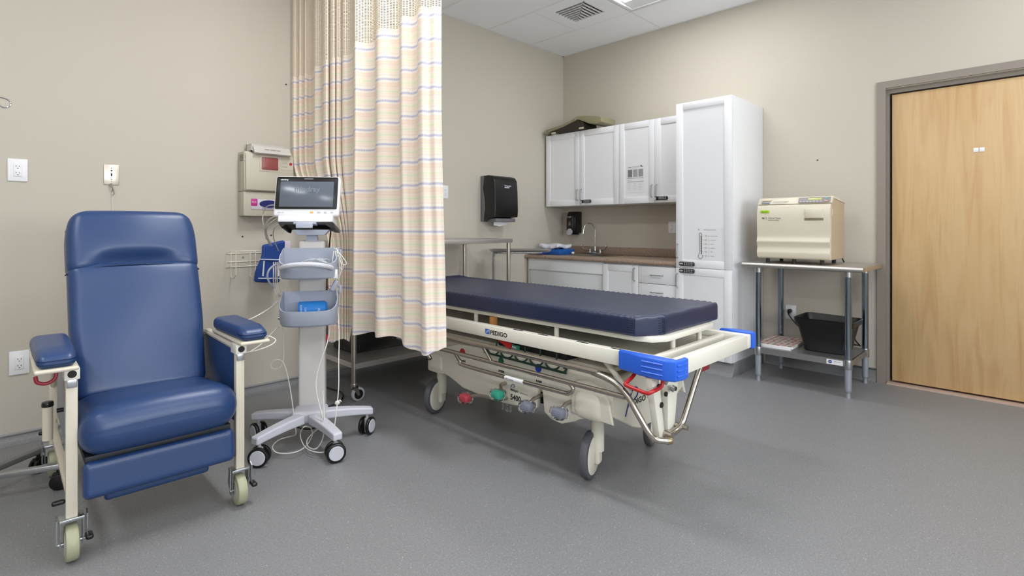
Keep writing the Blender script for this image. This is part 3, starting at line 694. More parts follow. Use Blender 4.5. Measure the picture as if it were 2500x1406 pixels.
s_ = MB(); s_.box(-.245, .235, -.31, .305, .243, .247).box(-.255, -.25, -.29, .285, .205, .247).box(.235, .24, -.29, .285, .205, .247).box(-.245, .235, -.305, -.30, .205, .247).box(-.245, .235, .295, .30, .205, .247)
s_.obj('shelf', mat('shelf_galv', 'a4a4a4', .35, .8, var=.05), t)
MB().box(-.2565, -.255, -.262, -.165, .208, .240).obj('maker_label', WHITE, t, label='white certification label')
MB().cyl((-.2585, -.187, .225), (-.2563, -.187, .225), .011, seg=20).obj('label_disc', INKB, t)
text('NSF', .008, frameM((-.2588, -.180, .222), (0, -1, 0), (0, 0, 1)), INKW, t); text('GRIDMANN', .008, frameM((-.2569, -.207, .226), (0, -1, 0), (0, 0, 1)), INKG, t)

sterilizer = t = thing('sterilizer', 'beige tabletop autoclave sterilizer standing on the steel worktable', 'autoclave', (-.37, -2.555, .869))
# local: x = depth, y = width
hw = .238
bodyp = [(-.15, .035), (-.155, .425), (-.11, .470), (.195, .440), (.195, .035)]
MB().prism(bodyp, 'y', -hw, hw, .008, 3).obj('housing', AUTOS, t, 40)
MB().prism([(-.165, .43), (-.135, .474), (-.10, .480), (.20, .449), (.20, .436), (-.10, .462), (-.15, .425)], 'y', -hw-.005, hw+.005, .002).obj('lid_panel', AUTO, t, 40)
doorp = [(-.155, .034), (-.175, .045), (-.187, .075), (-.182, .100), (-.176, .118), (-.183, .140), (-.191, .158), (-.184, .178), (-.180, .20), (-.184, .26), (-.185, .34), (-.178, .39), (-.166, .422), (-.15, .422)]
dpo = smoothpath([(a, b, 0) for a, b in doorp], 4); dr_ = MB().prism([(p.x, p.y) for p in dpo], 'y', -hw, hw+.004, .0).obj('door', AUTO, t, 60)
MB().box(-.193, -.183, -.195, -.085, .325, .388, .004).obj('door_latch', AUTO, dr_); MB().box(-.190, -.180, -.200, -.080, .310, .326, .003).obj('latch_recess', mat('recess', '857a64', .5), dr_)
q = frameM((-.1865, .205, .322), (0, -1, 0), (0, 0, 1)); text('M11', .020, q, INKG, t, bold=.0006); text('UltraClave', .020, q @ Matrix.Translation((.042, 0, 0)), INKG, t); text('AUTOMATIC STERILIZER', .007, q @ Matrix.Translation((.042, -.012, 0)), INKG, t)
MB().box(-.188, -.1845, .155, .215, .366, .386, .002).obj('green_sticker', mat('sticker_green', 'a8d024', .5), t, label='lime green sticker')
text('NOTICE', .012, frameM((-.1885, .208, .371), (0, -1, 0), (0, 0, 1)), mat('dg', '5c8a10', .5), t)
pq = frameM((-.1685, .225, .434), (0, -1, 0), (.03, 0, .044))
def onp(x0, x1, y0, y1, nm, m, h=.002): MB().box(x0, x1, y0, y1, 0, h, .0006, M=pq).obj(nm, m, t)
onp(.26, .46, .0, .045, 'control_panel', mat('panel_mauve', '8f8688', .45)); onp(.32, .405, .020, .038, 'display', mat('disp', 'b8c070', .3), .003)
for k in range(7): onp(.268+k*.021, .282+k*.021, .004, .012, 'panel_button', INKL, .0035)
onp(.425, .443, .024, .038, 'panel_button', mat('teal', '5c9a86', .4), .0035); onp(.425, .443, .006, .018, 'panel_button', mat('peach', 'c89a84', .4), .0035)
onp(.008, .065, .004, .018, 'logo_plate', mat('logo_grey', '8d929c', .4)); onp(.008, .072, .026, .042, 'paper_label', mat('lbl2', 'dccbb4', .6))
text('CAUTION HOT SURFACE', .009, pq @ Matrix.Translation((.09, .012, .0015)), INKG, t); text('Do not open door until cycle complete', .006, pq @ Matrix.Translation((.09, .003, .0015)), INKG, t)
MB().box(-.13, -.115, -hw-.001, -hw, .345, .39).obj('side_label', AUTO, t)
for x, y in ((-.14, .18), (-.14, -.0), (-.14, -.18), (.15, .18), (.15, -.18)): MB().cyl((x, y, 0), (x, y, .037), .013, seg=14).obj('foot', BLACKM, t)

t = thing('black_tub', 'black plastic dish tub on the worktable shelf', 'tub', (-.33, -2.725, .247))
def ring(z, hx, hy, r, n=6):
    P = []
    for cx, cy, a0 in ((hx-r, hy-r, 0), (-hx+r, hy-r, 90), (-hx+r, -hy+r, 180), (hx-r, -hy+r, 270)):
        for k in range(n+1):
            a = math.radians(a0+90*k/n); P.append((cx+r*math.cos(a), cy+r*math.sin(a), z))
    return P
def loft(rings, close=True, capb=True, capt=False):
    mb = MB(); bm = bmesh.new(); R = [[bm.verts.new(p) for p in r] for r in rings]; n = len(R[0])
    for i in range(len(R)-1):
        for k in range(n): bm.faces.new((R[i][k], R[i][(k+1) % n], R[i+1][(k+1) % n], R[i+1][k]))
    if capb: bm.faces.new(R[0][::-1])
    if capt: bm.faces.new(R[-1])
    bmesh.ops.recalc_face_normals(bm, faces=bm.faces[:]); return mb._add(bm)
wz = lambda P, a: [(x, y, z+a*math.sin(y*14)+(.012 if abs(x) > .10 and abs(y) < .07 else 0)) for x, y, z in P]
loft([ring(0, .10, .12, .03), ring(.005, .115, .132, .035), ring(.19, .145, .165, .04), wz(ring(.192, .158, .182, .04), 0), wz(ring(.232, .165, .190, .045), .004), wz(ring(.235, .160, .185, .045), .004), ring(.2, .150, .172, .04), ring(.01, .112, .13, .035)], capt=True).obj('shell', BLACK, t, 50)
t = thing('magazine_stack', 'papers with red and grey dotted cover on the worktable shelf', 'papers', (-.33, -2.42, .247))
for k, (dz, dx, rz_) in enumerate(((0, 0, 0), (.011, .012, 4))):
    MB().box(-.215+dx, .17+dx, -.12, .125, dz, dz+.010, .001, M=Matrix.Rotation(math.radians(rz_), 4, 'Z')).obj('paper_bundle', PAPER, t)
def dot_mat():
    m = bpy.data.materials.new('dotted_cover'); m.use_nodes = True; N = m.node_tree.nodes; L = m.node_tree.links; b = N['Principled BSDF']; b.inputs['Roughness'].default_value = .5
    tc = N.new('ShaderNodeTexCoord'); v = N.new('ShaderNodeTexVoronoi'); v.inputs['Scale'].default_value = 26; v.voronoi_dimensions = '2D'; v.inputs['Randomness'].default_value = .3; L.new(tc.outputs['Object'], v.inputs['Vector'])
    lt = N.new('ShaderNodeMath'); lt.operation = 'LESS_THAN'; lt.inputs[1].default_value = .33; L.new(v.outputs['Distance'], lt.inputs[0])
    sp = N.new('ShaderNodeSeparateColor'); L.new(v.outputs['Color'], sp.inputs[0]); r = ramp(N, [(0, rgb('b83c50')), (.34, rgb('7c7a70')), (.6, rgb('d890a0')), (.8, rgb('c05060'))], 'CONSTANT'); L.new(sp.outputs[0], r.inputs[0])
    mx = N.new('ShaderNodeMix'); mx.data_type = 'RGBA'; L.new(lt.outputs[0], mx.inputs[0]); mx.inputs[6].default_value = rgb('d8d0c0'); L.new(r.outputs[0], mx.inputs[7]); L.new(mx.outputs[2], b.inputs['Base Color']); return m
MB().box(-.20, .18, -.122, .123, .0215, .0235, M=Matrix.Rotation(math.radians(4), 4, 'Z')).obj('dotted_cover', dot_mat(), t, label='cover printed with red and grey dots')
SL = (-.37, -2.555, .869)
MB().tube([(-.055, -2.377, .455), (-.075, -2.385, .43), (-.07, -2.44, .36), (-.055, -2.50, .31), (-.05, -2.56, .29), (-.06, -2.7, .262), (-.05, -2.86, .258)], .0045, smooth=6).obj('power_cord', BLACK, sterilizer, off=SL)
MB().tube([(-.10, -2.76, .90), (-.045, -2.775, .82), (-.035, -2.775, .70), (-.04, -2.79, .55), (-.045, -2.80, .42), (-.045, -2.83, .30), (-.06, -2.87, .255)], .0045, smooth=6).obj('power_cord', BLACK, sterilizer, off=SL)

# ================================================================== STEEL INSTRUMENT TABLE + MAYO STAND
t = thing('instrument_table', 'tall stainless steel instrument table with casters behind the bed', 'table', (-2.22, -.37, 0))
MB().box(-.73, .73, -.31, .31, 1.002, 1.036, .003).obj('tabletop', STEELB, t)
for sx in (-1, 1):
    for sy in (-1, 1):
        x, y = sx*.705, sy*.285
        l = MB().cyl((x, y, .115), (x, y, 1.003), .0165, seg=20).obj('leg', STEEL, t)
        MB().cyl((x, y, .12), (x, y, .095), .021, seg=18, bev=.002).obj('leg_collar', STEEL, l)
        c = MB(); c.prism([(-.02, .10), (.02, .10), (.035, .04), (.022, .035)], 'y', y-.018, y-.014, M=Matrix.Translation((x, 0, 0))).prism([(-.02, .10), (.02, .10), (.035, .04), (.022, .035)], 'y', y+.014, y+.018, M=Matrix.Translation((x, 0, 0)))
        c.box(x-.02, x+.02, y-.018, y+.018, .092, .1); c.obj('caster_fork', STEEL, l)
        c = MB(); c.cyl((x+.028, y-.012, .045), (x+.028, y+.012, .045), .045, seg=28, bev=.005); c.obj('caster_wheel', mat('wheel_grey', 'a4a4a8', .5), l)
        MB().cyl((x+.028, y-.0135, .045), (x+.028, y+.0135, .045), .031, seg=24).obj('wheel_hub', BLACK, l)
s_ = MB(); s_.box(-.705, .705, -.30, .30, .243, .248).box(-.705, .705, -.302, -.297, .213, .248).box(-.705, .705, .297, .302, .213, .248).box(-.708, -.703, -.30, .30, .213, .248).box(.703, .708, -.30, .30, .213, .248)
s_.obj('shelf', STEELB, t)
solo(MB().box(-2.80, -2.36, -.42, -.12, .248, .40, .012), 'storage_case', BLACK, 'black case on the instrument table shelf below the curtain', 'case', (-2.6, -.27, .248))
solo(MB().box(-2.28, -1.75, -.45, -.12, .248, .38, .012), 'storage_case', BLACKM, 'second black case further right on the instrument table shelf', 'case', (-2.0, -.27, .248))
t = thing('mayo_stand', 'stainless steel instrument tray stand beside the counter', 'stand', (-1.10, -.38, 0), math.radians(-38))
loft([ring(.905, .25, .15, .05), ring(.907, .262, .162, .055), ring(.922, .275, .175, .06), ring(.924, .282, .182, .06), ring(.926, .275, .175, .06), ring(.911, .258, .158, .055)], capt=True).obj('tray', STEELB, t, 60)
s_ = MB()
for sy in (-1, 1): s_.tube([(.20, sy*.06, .898), (-.2, sy*.06, .898), (-.235, sy*.06, .89), (-.24, sy*.06, .86), (-.24, sy*.06, .05)], .0095, smooth=0, seg=12)
s_.tube([(-.235, -.06, .80), (-.235, .06, .80)], .006); s_.tube([(-.235, -.06, .83), (-.235, .06, .885)], .005); s_.tube([(.20, -.06, .898), (.2, .06, .898)], .006)
for sy in (-1, 1): s_.cyl((-.24, sy*.06, .76), (-.24, sy*.06, .80), .013)
s_.obj('frame', CHROME, t)
MB().tube([(-.24, -.20, .07), (-.24, .20, .07)], .014, seg=12).tube([(-.24, -.20, .07), (.22, -.20, .06)], .012).tube([(-.24, .20, .07), (.22, .20, .06)], .012).obj('base', CHROME, t)
for x, y in ((-.24, -.20), (-.24, .20), (.22, -.20), (.22, .20)): MB().cyl((x, y-.01, .028), (x, y+.01, .028), .028, seg=20, bev=.003).cyl((x, y, .03), (x, y, .06), .006).obj('caster', BLACKM, t)
MB().box(.0, .1, -.05, .03, .911, .915).obj('white_wrapper', PAPER, t)

# ================================================================== STRETCHER
BX, BY = -2.45, -1.78
st = thing('hospital_stretcher', 'beige wheeled hospital stretcher with blue corner bumpers', 'stretcher', (BX, BY, 0))
def L_(x, y, z): return (x-BX, y-BY, z)
def sbox(mb, x0, x1, y0, y1, z0, z1, bev=0, **k): return mb.box(x0-BX, x1-BX, y0-BY, y1-BY, z0, z1, bev, **k)
# frame beams
s_ = MB(); sbox(s_, -2.81, -2.77, -2.85, -.66, .567, .630, .005); sbox(s_, -2.13, -2.09, -2.85, -.66, .567, .630, .005)
sbox(s_, -2.77, -2.13, -2.85, -2.81, .567, .630, .005); sbox(s_, -2.77, -2.13, -.70, -.66, .567, .630, .005); sbox(s_, -2.77, -2.13, -2.74, -2.715, .575, .622, .003)
s_.obj('frame', BEIGEL, st)
s_ = MB(); sbox(s_, -2.77, -2.13, -2.715, -.70, .590, .600); s_.obj('pan', BEIGE, st)
# shadow slots printed on the beam top
s_ = MB()
for y in (-1.98, -2.14, -2.37, -2.0-.55): sbox(s_, -2.795, -2.785, y-.06, y, .6295, .6312)
s_.obj('beam_slot', INK, st)
s_ = MB(); s_.prism([(x-BX, y-BY) for x, y in [(-2.74, -.70), (-2.74, -2.64), (-2.72, -2.70), (-2.66, -2.735), (-2.24, -2.735), (-2.18, -2.70), (-2.16, -2.64), (-2.16, -.70)]], 'z', .662, .688, .006); s_.obj('deck', BEIGEL, st)
s_ = MB(); sbox(s_, -2.68, -2.22, -2.62, -1.4, .652, .663, .003); s_.obj('deck_panel', mat('deck_under', '9c9a90', .5), st)
for x, y in ((-2.715, -1.615), (-2.715, -2.19), (-2.715, -1.0), (-2.185, -1.615), (-2.185, -2.19), (-2.556, -2.70), (-2.31, -2.70)):
    MB().cyl(L_(x, y, .60), L_(x, y, .665), .0115, seg=16).obj('deck_post', BEIGEL, st)
s_ = MB(); sbox(s_, -2.755, -2.72, -1.79, -1.765, .60, .663, .002); s_.obj('wood_block', mat('wood_block', 'b88040', .6), st, label='small yellow-brown wooden block')
# bumpers
def bump_at(sx, sy):
    cx = -2.81 if sx < 0 else -2.09; cy = -2.85 if sy < 0 else -.66
    P = [(cx-sx*.0, cy-sy*.24), (cx+sx*.018, cy-sy*.24), (cx+sx*.026, cy-sy*.19), (cx+sx*.045, cy-sy*.13), (cx+sx*.045, cy-sy*.02), (cx+sx*.03, cy+sy*.012), (cx-sx*.02, cy+sy*.024), (cx-sx*.055, cy+sy*.020), (cx-sx*.06, cy), (cx, cy)]
    if sx > 0: P = [(cx, cy-sy*.15), (cx+sx*.018, cy-sy*.15), (cx+sx*.026, cy-sy*.13), (cx+sx*.040, cy-sy*.10), (cx+sx*.045, cy-sy*.02)]+[(cx+sx*.028, cy+sy*.010), (cx, cy+sy*.004), (cx, cy)]
    mb = MB(); mb.prism([(x-BX, y-BY) for x, y in P], 'z', .560, .640, .009, 4)
    b_ = mb.obj('corner_bumper', BUMP, st, 40)
    g = MB()
    for z in (.580, .600, .620):
        g.tube([L_(cx+sx*.046, cy-sy*(.12 if sx < 0 else .09), z), L_(cx+sx*.046, cy-sy*.03, z)], .004, seg=6); sx < 0 and g.tube([L_(cx+sx*.022, cy+sy*.016, z), L_(cx-sx*.045, cy+sy*.022, z)], .004, seg=6)
    g.obj('bumper_rib', BUMP, b_)['kind'] = 'stuff'
for sx in (-1, 1):
    for sy in (-1, 1): bump_at(sx, sy)
BQ = frameM(L_(-2.8108, -1.795, .588), (0, -1, 0), (0, 0, 1))
s_ = MB(); s_.box(0, .032, -.001, .024, 0, .0008, M=BQ).obj('logo_square', mat('logo_blue', '2a62b8', .5), st)
s_ = MB(); s_.tube([(.005, .001, .001), (.018, .018, .001), (.026, .018, .001), (.024, .011, .001), (.014, .009, .001)], .0014, seg=6, smooth=4)
bmesh.ops.transform(s_.bm, matrix=BQ, verts=s_.bm.verts); s_.obj('logo_swoosh', INKW, st)
text('PEDIGO', .031, BQ @ Matrix.Translation((.036, 0, 0)), INK, st, sx=1.12, bold=.0006)
# shroud (body)
prof = [(-1.245, .285), (-1.238, .30), (-1.238, .365), (-1.255, .395), (-1.30, .412), (-1.36, .425), (-1.42, .455), (-1.52, .482), (-1.75, .492), (-2.35, .492), (-2.46, .488), (-2.505, .470), (-2.525, .44), (-2.525, .33), (-2.51, .312), (-2.47, .302), (-2.42, .300), (-2.36, .278), (-2.335, .262), (-2.26, .232), (-2.20, .238), (-2.155, .262), (-2.150, .30), (-2.142, .37), (-2.128, .382), (-2.114, .37), (-2.108, .27), (-2.085, .258), (-1.90, .240), (-1.72, .238), (-1.63, .245), (-1.56, .248), (-1.50, .268), (-1.44, .285), (-1.40, .292), (-1.33, .284)]
for nm, x0, x1 in (('side_shroud', -2.765, -2.735), ('side_shroud', -2.165, -2.135)):
    MB().prism([(y-BY, z) for y, z in prof], 'x', x0-BX, x1-BX, .006, 3).obj(nm, BEIGE, st, 35)
s_ = MB(); sbox(s_, -2.74, -2.16, -2.50, -1.25, .335, .478, .02, seg=3); s_.obj('base_body', BEIGE, st)
MB().prism([(-2.762-BX, .46), (-2.74-BX, .487), (-2.16-BX, .487), (-2.138-BX, .46), (-2.138-BX, .33), (-2.20-BX, .30), (-2.30-BX, .245), (-2.36-BX, .225), (-2.54-BX, .225), (-2.60-BX, .245), (-2.70-BX, .30), (-2.762-BX, .33)], 'y', -2.535-BY, -2.50-BY, .010, 3).obj('end_shroud', BEIGE, st, 40)
s_ = MB(); sbox(s_, -2.732, -2.17, -2.16, -2.09, .30, .40); sbox(s_, -2.70, -2.2, -2.45, -1.35, .27, .34); s_.obj('underbody', BLACKM, st)
# caster housings
HS = [(-2.715, -2.415), (-2.70, -1.31), (-2.185, -2.415), (-2.20, -1.31)]
for x, y in HS[:1]+HS[2:3]:
    mb = MB(); sg = -1 if x < BX else 1
    def hf(px, py, pz):
        k = max(0, pz)/.075; return (px*(1-.25*k*k), py*(1-.35*k*k), pz)
    mb.cushion(.062, .085, .075, .045, n=6, fn=hf, M=Matrix.Translation(L_(x+sg*.012, y, .36))); mb.obj('caster_housing', BEIGE, st, 70)
    mb = MB(); mb.prism([(y-BY-.13, .30), (y-BY-.11, .40), (y-BY-.07, .45), (y-BY, .468), (y-BY+.06, .455), (y-BY+.085, .42), (y-BY+.095, .33), (y-BY+.095, .30)], 'x', x-BX+sg*.04, x-BX+sg*.062, .012, 3); mb.obj('housing_trim', BEIGE, st, 50)
for x, y in HS[1:2]+HS[3:4]:
    mb = MB(); mb.cushion(.07, .08, .062, .035, n=5, M=Matrix.Translation(L_(x, y-.005, .345))); mb.obj('caster_housing', BEIGE, st, 70)
def big_caster(x, y):
    """wheel contact point x, y; rolls along 17.6 deg"""
    A = Matrix.Translation(L_(x, y, 0)) @ Matrix.Rotation(math.radians(17.6), 4, 'Z')
    c = MB(); c.cyl((.025, -.028, .12), (.025, -.028, .30), .030, seg=24, M=A); c.box(-.005, .052, -.045, -.014, .06, .20, .014, M=A, seg=3)
    cc = c.obj('caster', BEIGE, st, 50)
    MB().cyl((0, -.018, .103), (0, .018, .103), .103, seg=48, bev=.008, M=A).obj('tyre', DGREY, cc)
    MB().cyl((0, -.019, .103), (0, -.022, .103), .084, .080, seg=40, M=A).cyl((0, .019, .103), (0, .022, .103), .084, .080, seg=40, M=A).obj('wheel_disc', BEIGE, cc)
for x, y in ((-2.69, -2.365), (-2.67, -1.19), (-2.17, -2.37), (-2.17, -1.20)): big_caster(x, y)
# side rails (near and far)
for sg in (-1, 1):
    X = BX+sg*.40; xi = X-sg*.0
    mb = MB(); mb.tube([L_(X, -1.05, .535), L_(X, -2.40, .535), L_(X, -2.50, .530), L_(X, -2.60, .512), L_(X, -2.66, .475), L_(X+.005, -2.70, .42), L_(X+.02, -2.745, .345), L_(X+.04, -2.765, .318), L_(X+.07, -2.80, .312)], .0125, smooth=6, seg=14) if sg < 0 else mb.tube([L_(X, -1.05, .535), L_(X, -2.45, .535)], .0125, seg=14)
    r1 = mb.obj('side_rail', RAILM, st, 60)
    if sg < 0: MB().cyl(L_(X+.066, -2.797, .312), L_(X+.085, -2.806, .312), .0135, seg=16, bev=.001).obj('rail_cap', mat('brass_steel', 'a89878', .3, .9), r1)
    mb = MB(); mb.tube([L_(X, -1.05, .463), L_(X, -2.655, .463)], .0105, seg=12).tube([L_(X+sg*.002, -1.60, .463), L_(X, -1.64, .425), L_(X, -1.70, .408), L_(X, -2.30, .412), L_(X, -2.37, .418), L_(X, -2.395, .436), L_(X, -2.38, .458), L_(X, -2.34, .463)], .0095, smooth=6, seg=12)
    mb.tube([L_(X, -1.83, .525), L_(X, -1.885, .463)], .008); mb.tube([L_(X, -1.10, .535), L_(X, -1.30, .46), L_(X, -1.38, .39)], .0115, seg=12)
    r2 = mb.obj('lower_rail', RAILM, st, 60)
    if sg < 0:
        MB().cyl(L_(X, -1.985, .408), L_(X, -2.105, .4092), .0112, seg=16).obj('rail_sticker', WHITE, r2, label='white wrap-around sticker')
        text('pull to release', .010, frameM(L_(X-.0118, -1.99, .405), (0, -1, 0), (0, 0, 1)), INKG, r2)
    for y in (-1.43,): MB().box(X-BX+.005 if sg < 0 else X-BX-.03, X-BX+.03 if sg < 0 else X-BX-.005, y-BY-.015, y-BY+.015, .44, .57, .004).obj('rail_bracket', BEIGE, st)
# foot-end second push bar
MB().tube([L_(-2.46, -2.79, .575), L_(-2.53, -2.79, .49), L_(-2.62, -2.79, .375), L_(-2.655, -2.79, .338), L_(-2.70, -2.785, .322), L_(-2.745, -2.78, .322)], .0125, smooth=5, seg=14).cyl(L_(-2.66, -2.82, .335), L_(-2.66, -2.76, .335), .010).cyl(L_(-2.745, -2.80, .322), L_(-2.745, -2.755, .322), .0145, seg=16).obj('push_bar', RAILM, st, 60)
# foot-end struts with bolts and holes
for (xa, xb, xc, xd, nm) in ((-2.84, -2.785, -2.775, -2.735, 'a'), (-2.715, -2.62, -2.715, -2.665, 'b')):
    mb = MB(); mb.prism([(xa-BX, .556), (xb-BX, .556), (xd-BX, .30), (xc-BX, .30)], 'y', -2.765-BY, -2.735-BY, .004)
    f_ = mb.obj('foot_strut', BEIGEL, st, 30)
mb = MB(); mb.prism([(-2.80-BX, .565), (-2.60-BX, .565), (-2.64-BX, .50), (-2.70-BX, .44), (-2.79-BX, .46)], 'y', -2.735-BY, -2.715-BY, .003); pl = mb.obj('mount_plate', BEIGEL, st, 30)
mb = MB()
for x, z, r in ((-2.79, .515, .012), (-2.735, .475, .010), (-2.655, .525, .010), (-2.66, .48, .009), (-2.77, .44, .011)): mb.cyl(L_(x, -2.770, z), L_(x, -2.764, z), r, seg=12)
mb.obj('bolt_hole', INK, pl)
mb = MB()
for x, z in ((-2.765, .535), (-2.71, .495), (-2.625, .525)): mb.cyl(L_(x, -2.79, z), L_(x, -2.765, z), .009, seg=12, bev=.002).cyl(L_(x, -2.785, z), L_(x, -2.78, z), .014, seg=16)
mb.obj('bolt', ZINC, pl)
MB().tube([L_(-2.80, -2.66, .57), L_(-2.80, -2.665, .545), L_(-2.862, -2.665, .522), L_(-2.866, -2.675, .516), L_(-2.866, -2.755, .505), L_(-2.86, -2.775, .512), L_(-2.80, -2.785, .525), L_(-2.80, -2.787, .575)], .0075, smooth=3, seg=12).obj('release_handle', RED, st, 60, label='red release handle')
MB().box(-2.35-BX, -2.30-BX, -2.80-BY, -2.775-BY, .555, .575, .003).obj('red_catch', DKRED, st); MB().box(-2.49-BX, -2.42-BX, -2.80-BY, -2.78-BY, .52, .545, .003).obj('red_catch', DKRED, st)
# side prints on shroud
SQ = lambda y, z: frameM(L_(-2.7657, y, z), (0, -1, 0), (0, 0, 1))
def disc(y, z, r, m, nm): MB().cyl((0, 0, 0), (0, 0, .001), r, seg=28, M=SQ(y, z)).obj(nm, m, st)
disc(-1.56, .442, .023, RED, 'brake_symbol'); text('BRAKE', .014, SQ(-1.535, .393), INK, st, bold=.0006, sx=1.2)
disc(-1.865, .450, .019, mat('sym_green', '14603a', .5), 'steer_symbol'); text('STEER', .0135, SQ(-1.845, .393), INK, st, bold=.0006, sx=1.2)
disc(-2.12, .462, .020, mat('sym_blue', '2038b0', .5), 'raise_symbol'); text('RAISE', .0135, SQ(-2.105, .395), INK, st, bold=.0005, sx=1.1)
text('V', .016, SQ(-1.857, .444), INKW, st, bold=.001); text('V', .016, SQ(-2.112, .457), INKW, st, bold=.001); text('V', .018, SQ(-1.552, .434), INKW, st, bold=.001)
text('LOWER', .013, SQ(-2.375, .388), INK, st, bold=.0005)
text('5400', .038, SQ(-1.932, .272), INK, st, bold=.0008, sx=.95); text('N', .022, SQ(-2.038, .275), INKB, st)
text('PEDIGO', .015, SQ(-1.932, .315), INK, st, bold=.0003); text('PRODUCTS INC', .007, SQ(-2.0, .315), INKG, st)
def swoosh(y, z, k, m):
    s_ = MB(); s_.tube([(0, 0, .001), (.012*k, .018*k, .001), (.028*k, .022*k, .001), (.034*k, .012*k, .001), (.026*k, .004*k, .001)], .0016*k**.5, seg=6, smooth=5)
    bmesh.ops.transform(s_.bm, matrix=SQ(y, z), verts=s_.bm.verts); s_.obj('logo_swoosh', m, st)
swoosh(-1.935, .332, .8, INKB); EQ = frameM(L_(-2.645, -2.5357, .345), (1, 0, 0), (0, 0, 1)); text('PEDIGO', .036, EQ, INK, st, bold=.0008, sx=1.15)
s_ = MB(); s_.tube([(-.02, -.035, .001), (.01, .03, .001), (.045, .075, .001), (.075, .07, .001), (.075, .04, .001), (.05, .025, .001)], .003, seg=6, smooth=5); bmesh.ops.transform(s_.bm, matrix=EQ, verts=s_.bm.verts); s_.obj('logo_swoosh', INKB, st)
# pedals
def pedal(y, z, m, lab, y2=None, wr=True, x=-2.80):
    a = L_(x-.055, y, z); mb = MB(); mb.box(a[0]-.022, a[0]+.022, a[1]-.026, a[1]+.026, a[2]-.016, a[2]+.016, .007, M=None)
    p = mb.obj('pedal', m, st, label=lab)
    MB().tube([L_(x+.06, y if y2 is None else y2, z+.03), L_(x+.0, (y if y2 is None else y2), z+.028), L_(x-.02, y+(0 if y2 is None else (y2-y)*.35), z+.02), L_(x-.045, y, z+.004)], .009, smooth=4).obj('pedal_arm', STEEL, p)
    if wr: MB().cushion(.030, .034, .023, .012, n=6, fn=lambda x, y, z: (x+.002*math.sin(y*300), y+.002*math.sin(z*400), z+.003*math.sin(x*260+y*200)), M=Matrix.Translation(a)).obj('clear_wrap', WRAP, p, 70)
pedal(-1.69, .243, REDP, 'red foot pedal in clear wrap', -1.90); pedal(-1.935, .315, GREEN, 'teal green foot pedal in clear wrap', -1.90)
pedal(-2.13, .302, GREYPED, 'grey foot pedal in clear wrap'); pedal(-2.32, .321, GREYPED, 'grey foot pedal in clear wrap')
MB().cushion(.004, .035, .016, .003, n=6, fn=lambda x, y, z: (x+.004*math.sin(y*200), y, z+.003*math.sin(y*260)), M=Matrix.Translation(L_(-2.79, -1.93, .235))).obj('plastic_sheet', WRAP, st)
# black undertray, coil cord, tag
s_ = MB(); sbox(s_, -2.75, -2.62, -2.28, -1.83, .522, .568, .004); s_.obj('undertray', BLACK, st)
P = [(-2.79, -1.70, .492)]
mb = MB(); mb.tube([L_(-2.772, -1.72, .515), L_(-2.776, -1.755, .485), L_(-2.777, -1.80, .478), L_(-2.777, -2.25, .474), L_(-2.777, -2.29, .478), L_(-2.777, -2.30, .505), L_(-2.777, -2.285, .495)], .0055, smooth=4)
for k in range(5):
    y = -1.80-k*.10; mb.tube([L_(-2.778, y+.035, .515), L_(-2.782, y+.01, .487), L_(-2.784, y-.02, .478), L_(-2.782, y-.05, .487), L_(-2.778, y-.07, .512)], .0045, smooth=5)
    mb.tube([L_(-2.76, y-.03, .565), L_(-2.768, y-.035, .54), L_(-2.766, y-.03, .505)], .004, smooth=4)
mb.obj('coiled_hose', DGREEN, st, 60, label='dark green coiled hose')
MB().prism([(-1.83-BY, .572), (-1.96-BY, .572), (-1.96-BY, .535), (-1.945-BY, .53)], 'x', -2.79-BX, -2.785-BX).obj('red_tag', RED, st, label='red triangular tag')
s_ = MB(); sbox(s_, -2.792, -2.789, -2.02, -1.968, .535, .555); s_.obj('green_tag', mat('tag_green', '1c6a50', .5), st); text('PULL', .014, frameM(L_(-2.793, -1.97, .539), (0, -1, 0), (0, 0, 1)), INKW, st)
# lift columns + mid frame rails
s_ = MB(); sbox(s_, -2.72, -2.18, -2.5, -1.2, .50, .52, .004); s_.obj('mid_frame', BEIGE, st)
for y in (-2.20, -1.40): MB().cyl(L_(-2.45, y, .40), L_(-2.45, y, .59), .05, seg=24).obj('lift_column', BEIGE, st)
for a, b in (((-2.76, -2.50, .56), (-2.76, -2.62, .45)), ((-2.14, -2.50, .56), (-2.14, -2.62, .45))): MB().tube([L_(*a), L_(*b)], .012).obj('brace', BEIGE, st)
# mattress
def mf(x, y, z):
    ax, ay = abs(x), abs(y)
    if y < -.90:   # chamfered foot corner on the near side, slightly rounded on the far side
        k = max(0, (-.925-y)/.07); lim = .33-(.13 if x < 0 else .03)*k
        if ax > lim*.7: x = math.copysign(lim*.7+(ax-lim*.7)*(lim*.3)/(.33-lim*.7), x)
    if y > .85:
        k = max(0, (y-.88)/.115); lim = .33-.06*k
        if ax > lim*.7: x = math.copysign(lim*.7+(ax-lim*.7)*(lim*.3)/(.33-lim*.7), x)
    rip = 0
    if z > .02 and (ax > .27 or ay > .92): rip = .0018*math.sin((y if ax > .27 else x*1.0)*190)
    return (x+rip*.6, y, z+rip)
def bedgrid():
    mb = MB(); bm = bmesh.new(); hx, hy, hz, r = .33, .995, .040, .016
    def ax_(h, m): L = [-h+r*(1-math.cos(PI/2*k/4)) for k in range(4)]; return L+[-(h-r)+2*(h-r)*k/m for k in range(m+1)]+[-v for v in L[::-1]]
    return ax_
mb = MB(); _n = 14
class _G: pass
